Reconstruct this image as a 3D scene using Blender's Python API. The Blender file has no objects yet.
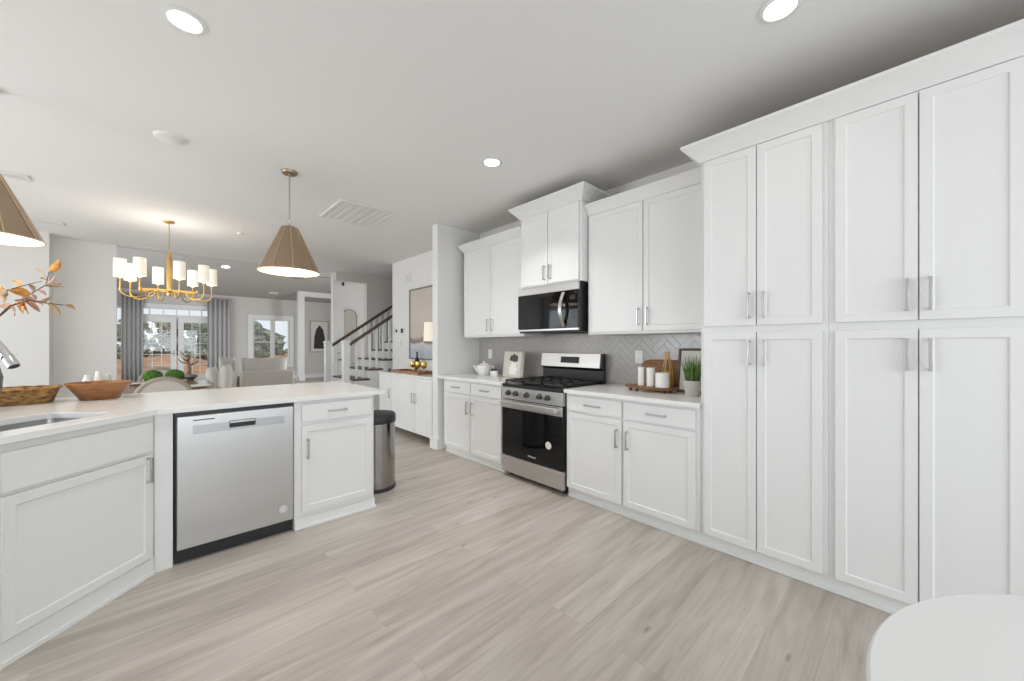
import bpy, bmesh, math, random
from mathutils import Vector, Matrix
random.seed(7)
C = bpy.context.scene.collection
SC = bpy.context.scene
PI = math.pi

# ------------------------------------------------------------------ camera, world, large lights, exposure
YAW = math.radians(46.6)
cam_data = bpy.data.cameras.new('camera')
cam_data.sensor_width = 36.0
cam_data.lens = 378.0 / 1024.0 * 36.0
cam_data.shift_y = 4.5 / 1024.0
cam_data.clip_start = 0.05
cam = bpy.data.objects.new('camera', cam_data)
C.objects.link(cam)
cam.location = (0, 0, 1.265)
cam.rotation_euler = (PI / 2, 0, YAW - PI / 2)
SC.camera = cam

w = bpy.data.worlds.new('sky'); SC.world = w; w.use_nodes = True
bg = w.node_tree.nodes['Background']
bg.inputs[0].default_value = (0.86, 0.93, 1.0, 1)
bg.inputs[1].default_value = 1.1

SC.view_settings.view_transform = 'Standard'
SC.view_settings.look = 'None'
SC.view_settings.gamma = 1.0
SC.view_settings.use_curve_mapping = False
SC.view_settings.exposure = -0.15
SC.cycles.use_denoising = True
SC.cycles.max_bounces = 10
SC.cycles.diffuse_bounces = 6
SC.cycles.sample_clamp_indirect = 8.0

def area_light(name, loc, rot, sx, sy, power, color=(1, 1, 1), shape='RECTANGLE', spread=PI):
    d = bpy.data.lights.new(name, 'AREA'); d.shape = shape; d.size = sx
    if shape in ('RECTANGLE', 'ELLIPSE'): d.size_y = sy
    d.energy = power; d.color = color; d.spread = spread
    o = bpy.data.objects.new(name, d); C.objects.link(o); o.location = loc; o.rotation_euler = rot
    return o
DAY = (0.89, 0.955, 1.0)
# daylight through the windows of the breakfast area (behind and left of the camera)
UP = PI / 2
area_light('daylight_back_window', (0.1, -2.9, 1.35), (UP, 0, 0), 4.2, 1.9, 90, DAY)
area_light('daylight_left_window', (-3.2, 0.3, 1.35), (UP, 0, -PI / 2), 4.0, 1.9, 9, DAY)
area_light('daylight_dining_window', (-3.2, 3.75, 1.15), (UP - math.radians(7), 0, -PI / 2), 1.9, 1.6, 66, DAY, 'RECTANGLE', math.radians(140))
area_light('daylight_corner_window', (-3.2, 6.35, 1.35), (UP + math.radians(6), 0, -PI / 2), 2.3, 1.9, 42, DAY)
area_light('daylight_living_window', (-1.5, 12.2, 1.6), (PI / 2, 0, -PI / 2), 3.6, 2.2, 105, DAY)
area_light('daylight_foyer_window', (5.9, 10.6, 1.6), (PI / 2, 0, PI / 2), 1.6, 2.0, 150, DAY)

# ------------------------------------------------------------------ materials
def mat(name, col, rough=0.5, metal=0.0, spec=0.5, emit=None, es=0.0, noise=0.0, nscale=20.0, bump=0.0, stretch=None, coat=0.0):
    m = bpy.data.materials.new(name); m.use_nodes = True
    nt = m.node_tree; b = nt.nodes['Principled BSDF']
    b.inputs['Base Color'].default_value = (*col, 1)
    b.inputs['Roughness'].default_value = rough
    b.inputs['Metallic'].default_value = metal
    b.inputs['Specular IOR Level'].default_value = spec
    b.inputs['Coat Weight'].default_value = coat
    if emit:
        b.inputs['Emission Color'].default_value = (*emit, 1)
        b.inputs['Emission Strength'].default_value = es
    if noise or bump:
        tc = nt.nodes.new('ShaderNodeTexCoord'); n = nt.nodes.new('ShaderNodeTexNoise')
        n.inputs['Scale'].default_value = nscale; n.inputs['Detail'].default_value = 5
        if stretch:
            mp = nt.nodes.new('ShaderNodeMapping'); mp.inputs['Scale'].default_value = stretch
            nt.links.new(tc.outputs['Object'], mp.inputs[0]); nt.links.new(mp.outputs[0], n.inputs[0])
        else:
            nt.links.new(tc.outputs['Object'], n.inputs[0])
        if noise:
            mx = nt.nodes.new('ShaderNodeMix'); mx.data_type = 'RGBA'
            mx.inputs[6].default_value = (*[max(0, c * (1 - noise)) for c in col], 1)
            mx.inputs[7].default_value = (*[min(1, c * (1 + noise)) for c in col], 1)
            cr = nt.nodes.new('ShaderNodeValToRGB'); cr.color_ramp.elements[0].position = 0.3; cr.color_ramp.elements[1].position = 0.7
            nt.links.new(n.outputs[0], cr.inputs[0]); nt.links.new(cr.outputs[0], mx.inputs[0])
            nt.links.new(mx.outputs[2], b.inputs['Base Color'])
        if bump:
            bp = nt.nodes.new('ShaderNodeBump'); bp.inputs['Strength'].default_value = bump; bp.inputs['Distance'].default_value = 0.01
            nt.links.new(n.outputs[0], bp.inputs['Height']); nt.links.new(bp.outputs[0], b.inputs['Normal'])
    return m

def wood(name, c1, c2, scale=(1.5, 14, 14), rough=0.4, coat=0.0):
    m = bpy.data.materials.new(name); m.use_nodes = True; nt = m.node_tree; b = nt.nodes['Principled BSDF']
    tc = nt.nodes.new('ShaderNodeTexCoord'); mp = nt.nodes.new('ShaderNodeMapping'); mp.inputs['Scale'].default_value = scale
    n = nt.nodes.new('ShaderNodeTexNoise'); n.inputs['Scale'].default_value = 4; n.inputs['Detail'].default_value = 7; n.inputs['Distortion'].default_value = 1.2
    cr = nt.nodes.new('ShaderNodeValToRGB'); cr.color_ramp.elements[0].color = (*c1, 1); cr.color_ramp.elements[1].color = (*c2, 1)
    cr.color_ramp.elements[0].position = 0.3; cr.color_ramp.elements[1].position = 0.72
    nt.links.new(tc.outputs['Object'], mp.inputs[0]); nt.links.new(mp.outputs[0], n.inputs[0]); nt.links.new(n.outputs[0], cr.inputs[0])
    nt.links.new(cr.outputs[0], b.inputs['Base Color']); b.inputs['Roughness'].default_value = rough; b.inputs['Coat Weight'].default_value = coat
    return m

def glass_pane(name, tint=(1, 1, 1), refl=0.06):
    m = bpy.data.materials.new(name); m.use_nodes = True; nt = m.node_tree
    for n in list(nt.nodes): nt.nodes.remove(n)
    o = nt.nodes.new('ShaderNodeOutputMaterial'); t = nt.nodes.new('ShaderNodeBsdfTransparent'); g = nt.nodes.new('ShaderNodeBsdfGlossy')
    t.inputs[0].default_value = (*tint, 1); g.inputs['Roughness'].default_value = 0.02
    mx = nt.nodes.new('ShaderNodeMixShader'); mx.inputs[0].default_value = refl
    nt.links.new(t.outputs[0], mx.inputs[1]); nt.links.new(g.outputs[0], mx.inputs[2]); nt.links.new(mx.outputs[0], o.inputs[0])
    return m

def floor_mat():
    m = bpy.data.materials.new('oak_plank'); m.use_nodes = True; nt = m.node_tree; b = nt.nodes['Principled BSDF']; L = nt.links.new
    tc = nt.nodes.new('ShaderNodeTexCoord')
    mp = nt.nodes.new('ShaderNodeMapping'); mp.inputs['Location'].default_value = (0.35, -0.062, 0)
    L(tc.outputs['Object'], mp.inputs[0])
    br = nt.nodes.new('ShaderNodeTexBrick'); br.inputs['Scale'].default_value = 1.0
    br.inputs['Brick Width'].default_value = 1.75; br.inputs['Row Height'].default_value = 0.19
    br.inputs['Mortar Size'].default_value = 0.0009; br.inputs['Mortar Smooth'].default_value = 0.2; br.inputs['Bias'].default_value = 0.0
    br.offset = 0.37; br.offset_frequency = 2
    br.inputs['Color1'].default_value = (0, 0, 0, 1); br.inputs['Color2'].default_value = (1, 1, 1, 1); br.inputs['Mortar'].default_value = (0.5, 0.5, 0.5, 1)
    L(mp.outputs[0], br.inputs[0])
    # shift the grain per plank so neighbours do not line up
    sep = nt.nodes.new('ShaderNodeSeparateXYZ'); L(tc.outputs['Object'], sep.inputs[0])
    mul = nt.nodes.new('ShaderNodeMath'); mul.operation = 'MULTIPLY'; mul.inputs[1].default_value = 37.0; L(br.outputs['Color'], mul.inputs[0])
    cmb = nt.nodes.new('ShaderNodeCombineXYZ'); L(sep.outputs[0], cmb.inputs[0]); L(sep.outputs[1], cmb.inputs[1]); L(mul.outputs[0], cmb.inputs[2])
    m1 = nt.nodes.new('ShaderNodeMapping'); m1.inputs['Scale'].default_value = (0.9, 9.0, 1.0); L(cmb.outputs[0], m1.inputs[0])
    n1 = nt.nodes.new('ShaderNodeTexNoise'); n1.inputs['Scale'].default_value = 1.6; n1.inputs['Detail'].default_value = 6; n1.inputs['Distortion'].default_value = 0.8; L(m1.outputs[0], n1.inputs[0])
    m2 = nt.nodes.new('ShaderNodeMapping'); m2.inputs['Scale'].default_value = (3.0, 70.0, 1.0); L(cmb.outputs[0], m2.inputs[0])
    n2 = nt.nodes.new('ShaderNodeTexNoise'); n2.inputs['Scale'].default_value = 2.0; n2.inputs['Detail'].default_value = 4; L(m2.outputs[0], n2.inputs[0])
    m3 = nt.nodes.new('ShaderNodeMapping'); m3.inputs['Scale'].default_value = (1.5, 4.6, 1.0); L(cmb.outputs[0], m3.inputs[0])
    vo = nt.nodes.new('ShaderNodeTexVoronoi'); vo.inputs['Scale'].default_value = 1.35; L(m3.outputs[0], vo.inputs[0])
    kn = nt.nodes.new('ShaderNodeValToRGB'); kn.color_ramp.elements[0].position = 0.015; kn.color_ramp.elements[0].color = (1, 1, 1, 1)
    kn.color_ramp.elements[1].position = 0.085; kn.color_ramp.elements[1].color = (0, 0, 0, 1); L(vo.outputs['Distance'], kn.inputs[0])
    base = nt.nodes.new('ShaderNodeValToRGB')
    base.color_ramp.elements[0].position = 0.18; base.color_ramp.elements[0].color = (0.345, 0.300, 0.260, 1)
    base.color_ramp.elements[1].position = 0.80; base.color_ramp.elements[1].color = (0.60, 0.552, 0.502, 1)
    # plank tone + grain
    a1 = nt.nodes.new('ShaderNodeMath'); a1.operation = 'MULTIPLY_ADD'; a1.inputs[1].default_value = 0.2; L(br.outputs['Color'], a1.inputs[0]); L(n1.outputs[0], a1.inputs[2])
    a2 = nt.nodes.new('ShaderNodeMath'); a2.operation = 'SUBTRACT'; a2.inputs[1].default_value = 0.10; L(a1.outputs[0], a2.inputs[0])
    a3 = nt.nodes.new('ShaderNodeMath'); a3.operation = 'MULTIPLY_ADD'; a3.inputs[1].default_value = 0.34; L(n2.outputs[0], a3.inputs[0]); L(a2.outputs[0], a3.inputs[2])
    a4 = nt.nodes.new('ShaderNodeMath'); a4.operation = 'SUBTRACT'; a4.inputs[1].default_value = 0.17; L(a3.outputs[0], a4.inputs[0])
    L(a4.outputs[0], base.inputs[0])
    mk = nt.nodes.new('ShaderNodeMix'); mk.data_type = 'RGBA'; mk.inputs[7].default_value = (0.15, 0.115, 0.09, 1)
    km = nt.nodes.new('ShaderNodeMath'); km.operation = 'MULTIPLY'; km.inputs[1].default_value = 0.6; L(kn.outputs[0], km.inputs[0])
    L(km.outputs[0], mk.inputs[0]); L(base.outputs[0], mk.inputs[6])
    mo = nt.nodes.new('ShaderNodeMix'); mo.data_type = 'RGBA'; mo.inputs[7].default_value = (0.22, 0.19, 0.165, 1)
    mf = nt.nodes.new('ShaderNodeMath'); mf.operation = 'MULTIPLY'; mf.inputs[1].default_value = 0.42; L(br.outputs['Fac'], mf.inputs[0])
    L(mf.outputs[0], mo.inputs[0]); L(mk.outputs[2], mo.inputs[6])
    L(mo.outputs[2], b.inputs['Base Color']); b.inputs['Roughness'].default_value = 0.42; b.inputs['Specular IOR Level'].default_value = 0.4
    return m

def brushed(name, col=(0.62, 0.62, 0.63), rough=0.28, stretch=(1, 1, 60), vary=0.10):
    m = mat(name, col, rough, 1.0, noise=0.05, nscale=6, stretch=stretch)
    return m

WHITE = mat('cabinet_white', (0.785, 0.785, 0.778), 0.38)
TRIM = mat('trim_white', (0.80, 0.80, 0.79), 0.45)
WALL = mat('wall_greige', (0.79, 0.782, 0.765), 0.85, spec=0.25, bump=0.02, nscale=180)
WALLD = mat('wall_greige_shaded', (0.64, 0.61, 0.58), 0.85, spec=0.25)  # same wall paint, darkened in colour for the dimmer rooms
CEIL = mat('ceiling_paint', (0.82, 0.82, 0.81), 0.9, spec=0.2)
CEILV = mat('vault_shaded', (0.42, 0.40, 0.38), 0.9, spec=0.2)  # dim light under the slope is put into this darker colour
QUARTZ = mat('quartz', (0.83, 0.825, 0.81), 0.16, noise=0.02, nscale=9, spec=0.5)
STEEL = brushed('stainless_steel', (0.60, 0.605, 0.61), 0.26)
STEELH = brushed('stainless_horizontal', (0.62, 0.61, 0.60), 0.3, stretch=(1, 60, 60))
CHROME = mat('chrome', (0.78, 0.78, 0.79), 0.08, 1.0)
NICKEL = mat('brushed_nickel', (0.52, 0.51, 0.50), 0.32, 1.0)
BLACK = mat('black_enamel', (0.012, 0.012, 0.013), 0.3)
BGLASS = mat('black_glass', (0.003, 0.003, 0.004), 0.04, spec=0.45)
IRON = mat('cast_iron', (0.018, 0.017, 0.016), 0.55)
DARKPL = mat('dark_plastic', (0.02, 0.02, 0.024), 0.45)
GOLD = mat('satin_brass', (0.72, 0.47, 0.16), 0.3, 1.0)
BRASS = mat('antique_brass', (0.43, 0.325, 0.235), 0.42, 1.0)
SEAM = mat('brass_seam', (0.75, 0.56, 0.36), 0.35, 1.0)
PWHITE = mat('shade_lining', (0.86, 0.82, 0.76), 0.6, emit=(1.0, 0.88, 0.74), es=0.3)
BULB = mat('lit_bulb', (1, 1, 1), 0.5, emit=(1.0, 0.85, 0.65), es=5.0)
LSHADE = mat('lit_linen_shade', (0.9, 0.85, 0.76), 0.8, emit=(1.0, 0.86, 0.66), es=0.38)
LED = mat('led_lens', (1, 1, 1), 0.5, emit=(1.0, 0.96, 0.9), es=9.0)
FLOOR = floor_mat()
WOODB = wood('acacia', (0.15, 0.05, 0.015), (0.40, 0.165, 0.05), (2, 2, 9), 0.35, 0.2)
WOODD = wood('walnut', (0.055, 0.028, 0.016), (0.13, 0.07, 0.04), (2, 12, 12), 0.4)
WOODM = wood('board_wood', (0.14, 0.055, 0.02), (0.27, 0.12, 0.05), (9, 9, 2), 0.4)
TABLEW = wood('table_oak', (0.30, 0.19, 0.11), (0.42, 0.28, 0.17), (9, 1.5, 9), 0.22, 0.5)
HANDRAIL = wood('handrail_wood', (0.07, 0.045, 0.032), (0.12, 0.08, 0.06), (2, 12, 12), 0.4)
CERAM = mat('white_ceramic', (0.78, 0.77, 0.74), 0.25)
CERAMG = mat('grey_stoneware', (0.10, 0.115, 0.12), 0.35, noise=0.15, nscale=12)
STONE = mat('concrete_pot', (0.55, 0.52, 0.48), 0.8, noise=0.08, nscale=30)
WAX = mat('candle_wax', (0.82, 0.81, 0.78), 0.5)
GRASS = mat('grass_blade', (0.13, 0.24, 0.055), 0.6, noise=0.35, nscale=40)
MOSS = mat('moss', (0.06, 0.15, 0.02), 0.95, noise=0.6, nscale=60, bump=1.0)
TAUPE = mat('taupe_fabric', (0.34, 0.29, 0.235), 0.9, noise=0.06, nscale=80)
PALE = mat('pale_upholstery', (0.52, 0.485, 0.45), 0.9, noise=0.05, nscale=80)
SOFAW = mat('ivory_upholstery', (0.82, 0.80, 0.77), 0.95, noise=0.04, nscale=40)
SOFAG = mat('beige_upholstery', (0.60, 0.565, 0.52), 0.95, noise=0.05, nscale=40)
CURT = mat('grey_curtain', (0.54, 0.535, 0.53), 0.9, noise=0.05, nscale=30)
WGLASS = glass_pane('window_glass')
MIRR = mat('mirror', (0.50, 0.49, 0.46), 0.03, 1.0)
BOTTLEG = mat('dark_bottle', (0.03, 0.022, 0.015), 0.1)
AMBER = mat('amber_glass', (0.55, 0.30, 0.06), 0.12, spec=0.7)
LEAFO = mat('autumn_leaf_orange', (0.66, 0.30, 0.06), 0.6, noise=0.3, nscale=25)
LEAFB = mat('autumn_leaf_brown', (0.36, 0.22, 0.11), 0.65, noise=0.3, nscale=25)
LEAFP = mat('autumn_leaf_pink', (0.58, 0.34, 0.24), 0.6, noise=0.25, nscale=25)
TWIG = mat('twig', (0.09, 0.06, 0.045), 0.7)
DIRT = mat('red_dirt', (0.52, 0.28, 0.15), 0.95, noise=0.35, nscale=0.9)
FOL = mat('hazed_pine_foliage', (0.30, 0.34, 0.25), 0.9, noise=0.5, nscale=3)  # base colour lightened to stand in for outdoor haze
BARK = mat('bark', (0.16, 0.13, 0.11), 0.9, noise=0.3, nscale=6)
PLATE_W = mat('white_plastic', (0.80, 0.79, 0.77), 0.4)
GROUT = mat('backsplash_grout', (0.46, 0.445, 0.425), 0.8)
TILE = mat('backsplash_tile', (0.41, 0.39, 0.37), 0.2, noise=0.05, nscale=3)
SCREEN = mat('dark_display', (0.02, 0.022, 0.026), 0.15)
PAPER = mat('paper', (0.74, 0.71, 0.66), 0.8)
RAWB = mat('raw_board', (0.26, 0.18, 0.115), 0.85, noise=0.1, nscale=30)
KNOB = mat('dark_steel', (0.16, 0.16, 0.16), 0.3, 1.0)
WTABLE = mat('white_lacquer', (0.80, 0.80, 0.79), 0.28)

def basket_mat():
    m = bpy.data.materials.new('woven_seagrass'); m.use_nodes = True; nt = m.node_tree; b = nt.nodes['Principled BSDF']; L = nt.links.new
    tc = nt.nodes.new('ShaderNodeTexCoord'); mp = nt.nodes.new('ShaderNodeMapping'); mp.inputs['Scale'].default_value = (26, 26, 70); L(tc.outputs['Object'], mp.inputs[0])
    n = nt.nodes.new('ShaderNodeTexNoise'); n.inputs['Scale'].default_value = 1.2; n.inputs['Detail'].default_value = 4; L(mp.outputs[0], n.inputs[0])
    cr = nt.nodes.new('ShaderNodeValToRGB'); cr.color_ramp.elements[0].color = (0.09, 0.042, 0.012, 1); cr.color_ramp.elements[1].color = (0.46, 0.26, 0.09, 1)
    cr.color_ramp.elements[0].position = 0.33; cr.color_ramp.elements[1].position = 0.68
    L(n.outputs[0], cr.inputs[0]); L(cr.outputs[0], b.inputs['Base Color']); b.inputs['Roughness'].default_value = 0.8
    return m
BASKET = basket_mat()

def art_mat():
    # a hazy generic seascape: pale sky, a dark band of land, bluish water
    m = bpy.data.materials.new('seascape_print'); m.use_nodes = True; nt = m.node_tree; b = nt.nodes['Principled BSDF']; L = nt.links.new
    tc = nt.nodes.new('ShaderNodeTexCoord'); sp = nt.nodes.new('ShaderNodeSeparateXYZ'); L(tc.outputs['Object'], sp.inputs[0])
    n = nt.nodes.new('ShaderNodeTexNoise'); n.inputs['Scale'].default_value = 3.0; n.inputs['Detail'].default_value = 5; L(tc.outputs['Object'], n.inputs[0])
    ad = nt.nodes.new('ShaderNodeMath'); ad.operation = 'MULTIPLY_ADD'; ad.inputs[1].default_value = 0.28; L(n.outputs[0], ad.inputs[0]); L(sp.outputs[2], ad.inputs[2])
    mr = nt.nodes.new('ShaderNodeMapRange'); mr.inputs[1].default_value = 0.0; mr.inputs[2].default_value = 1.3; L(ad.outputs[0], mr.inputs[0])
    cr = nt.nodes.new('ShaderNodeValToRGB'); e = cr.color_ramp.elements
    e[0].position = 0.0; e[0].color = (0.50, 0.52, 0.54, 1); e[1].position = 1.0; e[1].color = (0.56, 0.51, 0.46, 1)
    for p, c in ((0.22, (0.42, 0.48, 0.54)), (0.30, (0.60, 0.58, 0.55)), (0.325, (0.24, 0.19, 0.17)), (0.36, (0.28, 0.22, 0.20)), (0.40, (0.57, 0.49, 0.44)), (0.65, (0.60, 0.53, 0.48))):
        x = e.new(p); x.color = (*c, 1)
    L(mr.outputs[0], cr.inputs[0]); L(cr.outputs[0], b.inputs['Base Color']); b.inputs['Roughness'].default_value = 0.6
    return m
ARTM = art_mat()

# ------------------------------------------------------------------ mesh helpers
class MB:
    def __init__(s): s.bm = bmesh.new()
    def box(s, x0, x1, y0, y1, z0, z1):
        v = [s.bm.verts.new(p) for p in ((x0, y0, z0), (x1, y0, z0), (x1, y1, z0), (x0, y1, z0), (x0, y0, z1), (x1, y0, z1), (x1, y1, z1), (x0, y1, z1))]
        for f in ((3, 2, 1, 0), (4, 5, 6, 7), (0, 1, 5, 4), (1, 2, 6, 5), (2, 3, 7, 6), (3, 0, 4, 7)): s.bm.faces.new([v[i] for i in f])
        return s
    def prism(s, poly, z0, z1, axis='z'):
        # poly: 2-D outline; axis z -> (x,y); y -> (x,z) extruded in y; x -> (y,z) extruded in x
        def P(a, b, c):
            return {'z': (a, b, c), 'y': (a, c, b), 'x': (c, a, b)}[axis]
        lo = [s.bm.verts.new(P(a, b, z0)) for a, b in poly]; hi = [s.bm.verts.new(P(a, b, z1)) for a, b in poly]
        n = len(poly); fs = [s.bm.faces.new(lo), s.bm.faces.new(hi)]
        for i in range(n): fs.append(s.bm.faces.new((lo[i], lo[(i + 1) % n], hi[(i + 1) % n], hi[i])))
        bmesh.ops.recalc_face_normals(s.bm, faces=fs)
        return s
    def lathe(s, prof, c=(0, 0, 0), seg=32, sx=1.0, sy=1.0, caps=True):
        rings = []
        for r, z in prof:
            rings.append([s.bm.verts.new((c[0] + sx * r * math.cos(2 * PI * k / seg), c[1] + sy * r * math.sin(2 * PI * k / seg), c[2] + z)) for k in range(seg)])
        fs = []
        for a, b in zip(rings, rings[1:]):
            for k in range(seg): fs.append(s.bm.faces.new((a[k], a[(k + 1) % seg], b[(k + 1) % seg], b[k])))
        if caps:
            fs.append(s.bm.faces.new(rings[0])); fs.append(s.bm.faces.new(rings[-1]))
        bmesh.ops.recalc_face_normals(s.bm, faces=fs)
        return s
    def tube(s, pts, r, seg=10, closed=False):
        pts = [Vector(p) for p in pts]; n = len(pts)
        rad = r if isinstance(r, (list, tuple)) else [r] * n
        rings = []; up = None
        for i, p in enumerate(pts):
            a = pts[i - 1] if (i > 0 or closed) else p; b = pts[(i + 1) % n] if (i < n - 1 or closed) else p
            t = (b - a).normalized()
            if up is None:
                up = Vector((0, 0, 1)) if abs(t.z) < 0.9 else Vector((1, 0, 0))
            u = (up - t * up.dot(t)).normalized(); up = u; vv = t.cross(u)
            rings.append([s.bm.verts.new(p + (u * math.cos(2 * PI * k / seg) + vv * math.sin(2 * PI * k / seg)) * rad[i]) for k in range(seg)])
        fs = []
        rr = list(zip(rings, rings[1:])) + ([(rings[-1], rings[0])] if closed else [])
        for a, b in rr:
            for k in range(seg): fs.append(s.bm.faces.new((a[k], a[(k + 1) % seg], b[(k + 1) % seg], b[k])))
        if not closed:
            fs.append(s.bm.faces.new(rings[0])); fs.append(s.bm.faces.new(rings[-1]))
        bmesh.ops.recalc_face_normals(s.bm, faces=fs)
        return s
    def cyl(s, a, b, r, seg=20): return s.tube([a, b], r, seg)
    def ball(s, c, rx, ry, rz, seg=20, rings=12):
        return s.lathe([(max(1e-4, math.sin(PI * k / rings)), -math.cos(PI * k / rings) * rz) for k in range(rings + 1)], c, seg, rx, ry)
    def xf(s, M):
        bmesh.ops.transform(s.bm, matrix=M, verts=s.bm.verts); return s
    def build(s, name, m, parent=None, bevel=0.0, seg=2, angle=40):
        me = bpy.data.meshes.new(name); s.bm.to_mesh(me); s.bm.free()
        o = bpy.data.objects.new(name, me); C.objects.link(o)
        if m: me.materials.append(m)
        for p in me.polygons: p.use_smooth = True
        me.set_sharp_from_angle(angle=math.radians(angle))
        if bevel:
            b = o.modifiers.new('bevel', 'BEVEL'); b.width = bevel; b.segments = seg; b.limit_method = 'ANGLE'; b.angle_limit = math.radians(35); b.harden_normals = False
        if parent is not None: o.parent = parent
        return o

def thing(name, label, cat, loc=(0, 0, 0), rz=0.0, group=None):
    o = bpy.data.objects.new(name, None); C.objects.link(o); o.location = loc; o.rotation_euler = (0, 0, rz)
    o.empty_display_size = 0.1
    return tag(o, label, cat, group)
def tag(o, label, cat, group=None):
    o['label'] = label; o['category'] = cat
    if group: o['group'] = group
    return o
def struct(name, mb, m, label=None, bevel=0.0):
    o = mb.build(name, m, None, bevel); o['kind'] = 'structure'
    o['label'] = label or name.replace('_', ' '); o['category'] = name.split('_')[0]
    return o
def box(x0, x1, y0, y1, z0, z1): return MB().box(x0, x1, y0, y1, z0, z1)

ZC = 2.74           # kitchen ceiling
FX = 2.505          # face-frame plane of the run on the right wall
TX = 2.532          # toe-board plane, set back below the doors
WX = 3.14           # right wall surface

# ------------------------------------------------------------------ room shell
struct('floor', box(-3.4, 6.3, -3.1, 16.4, -0.12, 0), FLOOR, 'light grey oak plank floor')
struct('ceiling', box(-3.4, 6.3, -3.1, 8.12, ZC, ZC + 0.12), CEIL, 'flat white kitchen ceiling')
vz = lambda y: 2.9 + (16.2 - y) * 0.2
struct('ceiling_vault', MB().prism([(8.2, vz(8.2)), (16.4, vz(16.4)), (16.4, vz(16.4) + 0.12), (8.2, vz(8.2) + 0.12)], -1.75, 6.3, 'x'), CEILV, 'sloping living room ceiling, its shade put into the grey')
struct('wall_right', box(WX, WX + 0.14, -3.1, 6.48, 0, ZC), WALL, 'greige right kitchen wall behind the cabinets')
struct('wall_stub', box(2.49, WX, 3.945, 4.06, 0, ZC), WALL, 'short wall at the end of the cabinets')
# back and left walls with window openings
mb = MB().box(-3.4, -2.05, -3.1, -2.97, 0, ZC).box(2.25, WX, -3.1, -2.97, 0, ZC).box(-2.05, 2.25, -3.1, -2.97, 0, 0.32).box(-2.05, 2.25, -3.1, -2.97, 2.58, ZC)
struct('wall_back', mb, WALL)
mb = MB()
for a, b in ((-2.97, -1.75), (2.35, 2.75), (4.75, 5.15), (7.6, 7.75)): mb.box(-3.4, -3.27, a, b, 0, ZC)
for a, b in ((-1.75, 2.35), (2.75, 4.75), (5.15, 7.6)): mb.box(-3.4, -3.27, a, b, 0, 0.32).box(-3.4, -3.27, a, b, 2.58, ZC)
struct('wall_left', mb, WALL)
struct('wall_dining', MB().box(-3.4, -1.01, 7.81, 8.2, 0, ZC).box(-1.01, -0.41, 8.05, 8.2, 0, ZC), WALL, 'greige wall beside the living room opening')
struct('trim_casing', MB().box(-1.72, -1.62, 7.785, 7.81, 0, 2.2).box(-2.6, -1.72, 7.785, 7.81, 2.1, 2.2).box(-2.7, -2.6, 7.785, 7.81, 0, 2.2), TRIM, 'white casing on the dining wall', 0.004)
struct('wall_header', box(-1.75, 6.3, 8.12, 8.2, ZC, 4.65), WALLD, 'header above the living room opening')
# living room
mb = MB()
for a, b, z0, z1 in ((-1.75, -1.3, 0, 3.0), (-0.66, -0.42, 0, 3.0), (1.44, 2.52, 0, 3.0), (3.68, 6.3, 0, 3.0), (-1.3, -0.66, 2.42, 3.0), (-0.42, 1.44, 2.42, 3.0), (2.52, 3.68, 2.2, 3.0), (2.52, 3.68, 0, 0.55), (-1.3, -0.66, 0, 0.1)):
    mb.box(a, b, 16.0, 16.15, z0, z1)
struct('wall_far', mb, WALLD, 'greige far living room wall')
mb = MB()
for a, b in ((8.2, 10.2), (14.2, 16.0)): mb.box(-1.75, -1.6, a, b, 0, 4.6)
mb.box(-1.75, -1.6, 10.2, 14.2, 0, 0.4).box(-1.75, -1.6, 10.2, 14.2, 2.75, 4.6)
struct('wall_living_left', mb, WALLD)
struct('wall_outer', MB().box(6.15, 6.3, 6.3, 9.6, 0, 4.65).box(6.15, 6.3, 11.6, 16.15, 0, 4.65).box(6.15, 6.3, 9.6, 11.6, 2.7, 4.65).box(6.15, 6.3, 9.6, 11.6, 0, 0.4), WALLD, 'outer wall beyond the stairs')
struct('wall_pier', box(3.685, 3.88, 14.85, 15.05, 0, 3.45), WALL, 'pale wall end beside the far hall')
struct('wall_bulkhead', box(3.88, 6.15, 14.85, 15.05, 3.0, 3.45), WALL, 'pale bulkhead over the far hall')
struct('wall_stair', MB().box(2.66, 3.28, 7.97, 8.12, 2.58, ZC).box(3.28, 6.15, 7.97, 8.12, 0, ZC), WALLD, 'stair wall with shade put into its grey')
struct('wall_foyer', box(2.93, 3.95, 9.0, 9.12, 0, 3.2), WALL, 'pale foyer wall behind the newel posts')
struct('wall_stairside', box(WX + 0.14, 6.15, 6.34, 6.48, 0, ZC), WALL, 'wall beside the stairs')
# baseboards
struct('baseboard_stub', MB().box(2.465, 2.49, 3.92, 4.085, 0, 0.135).box(2.4901, 2.634, 3.92, 3.945, 0, 0.135).box(2.4901, 2.56, 4.06, 4.085, 0, 0.135), TRIM, 'white baseboard around the end of the short wall', 0.004)
struct('baseboard_dining', MB().box(-3.27, -1.0, 7.792, 7.81, 0, 0.135).box(-1.01, -0.4, 8.032, 8.05, 0, 0.135), TRIM)
struct('baseboard_far', MB().box(-1.6, -0.7, 15.98, 16.0, 0, 0.14).box(1.5, 6.15, 15.98, 16.0, 0, 0.14).box(3.665, 3.9, 14.83, 14.85, 0, 0.14).box(3.665, 3.685, 14.83, 15.07, 0, 0.14), TRIM)
struct('baseboard_right', box(WX - 0.018, WX, 5.7, 6.48, 0, 0.135), TRIM)

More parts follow.
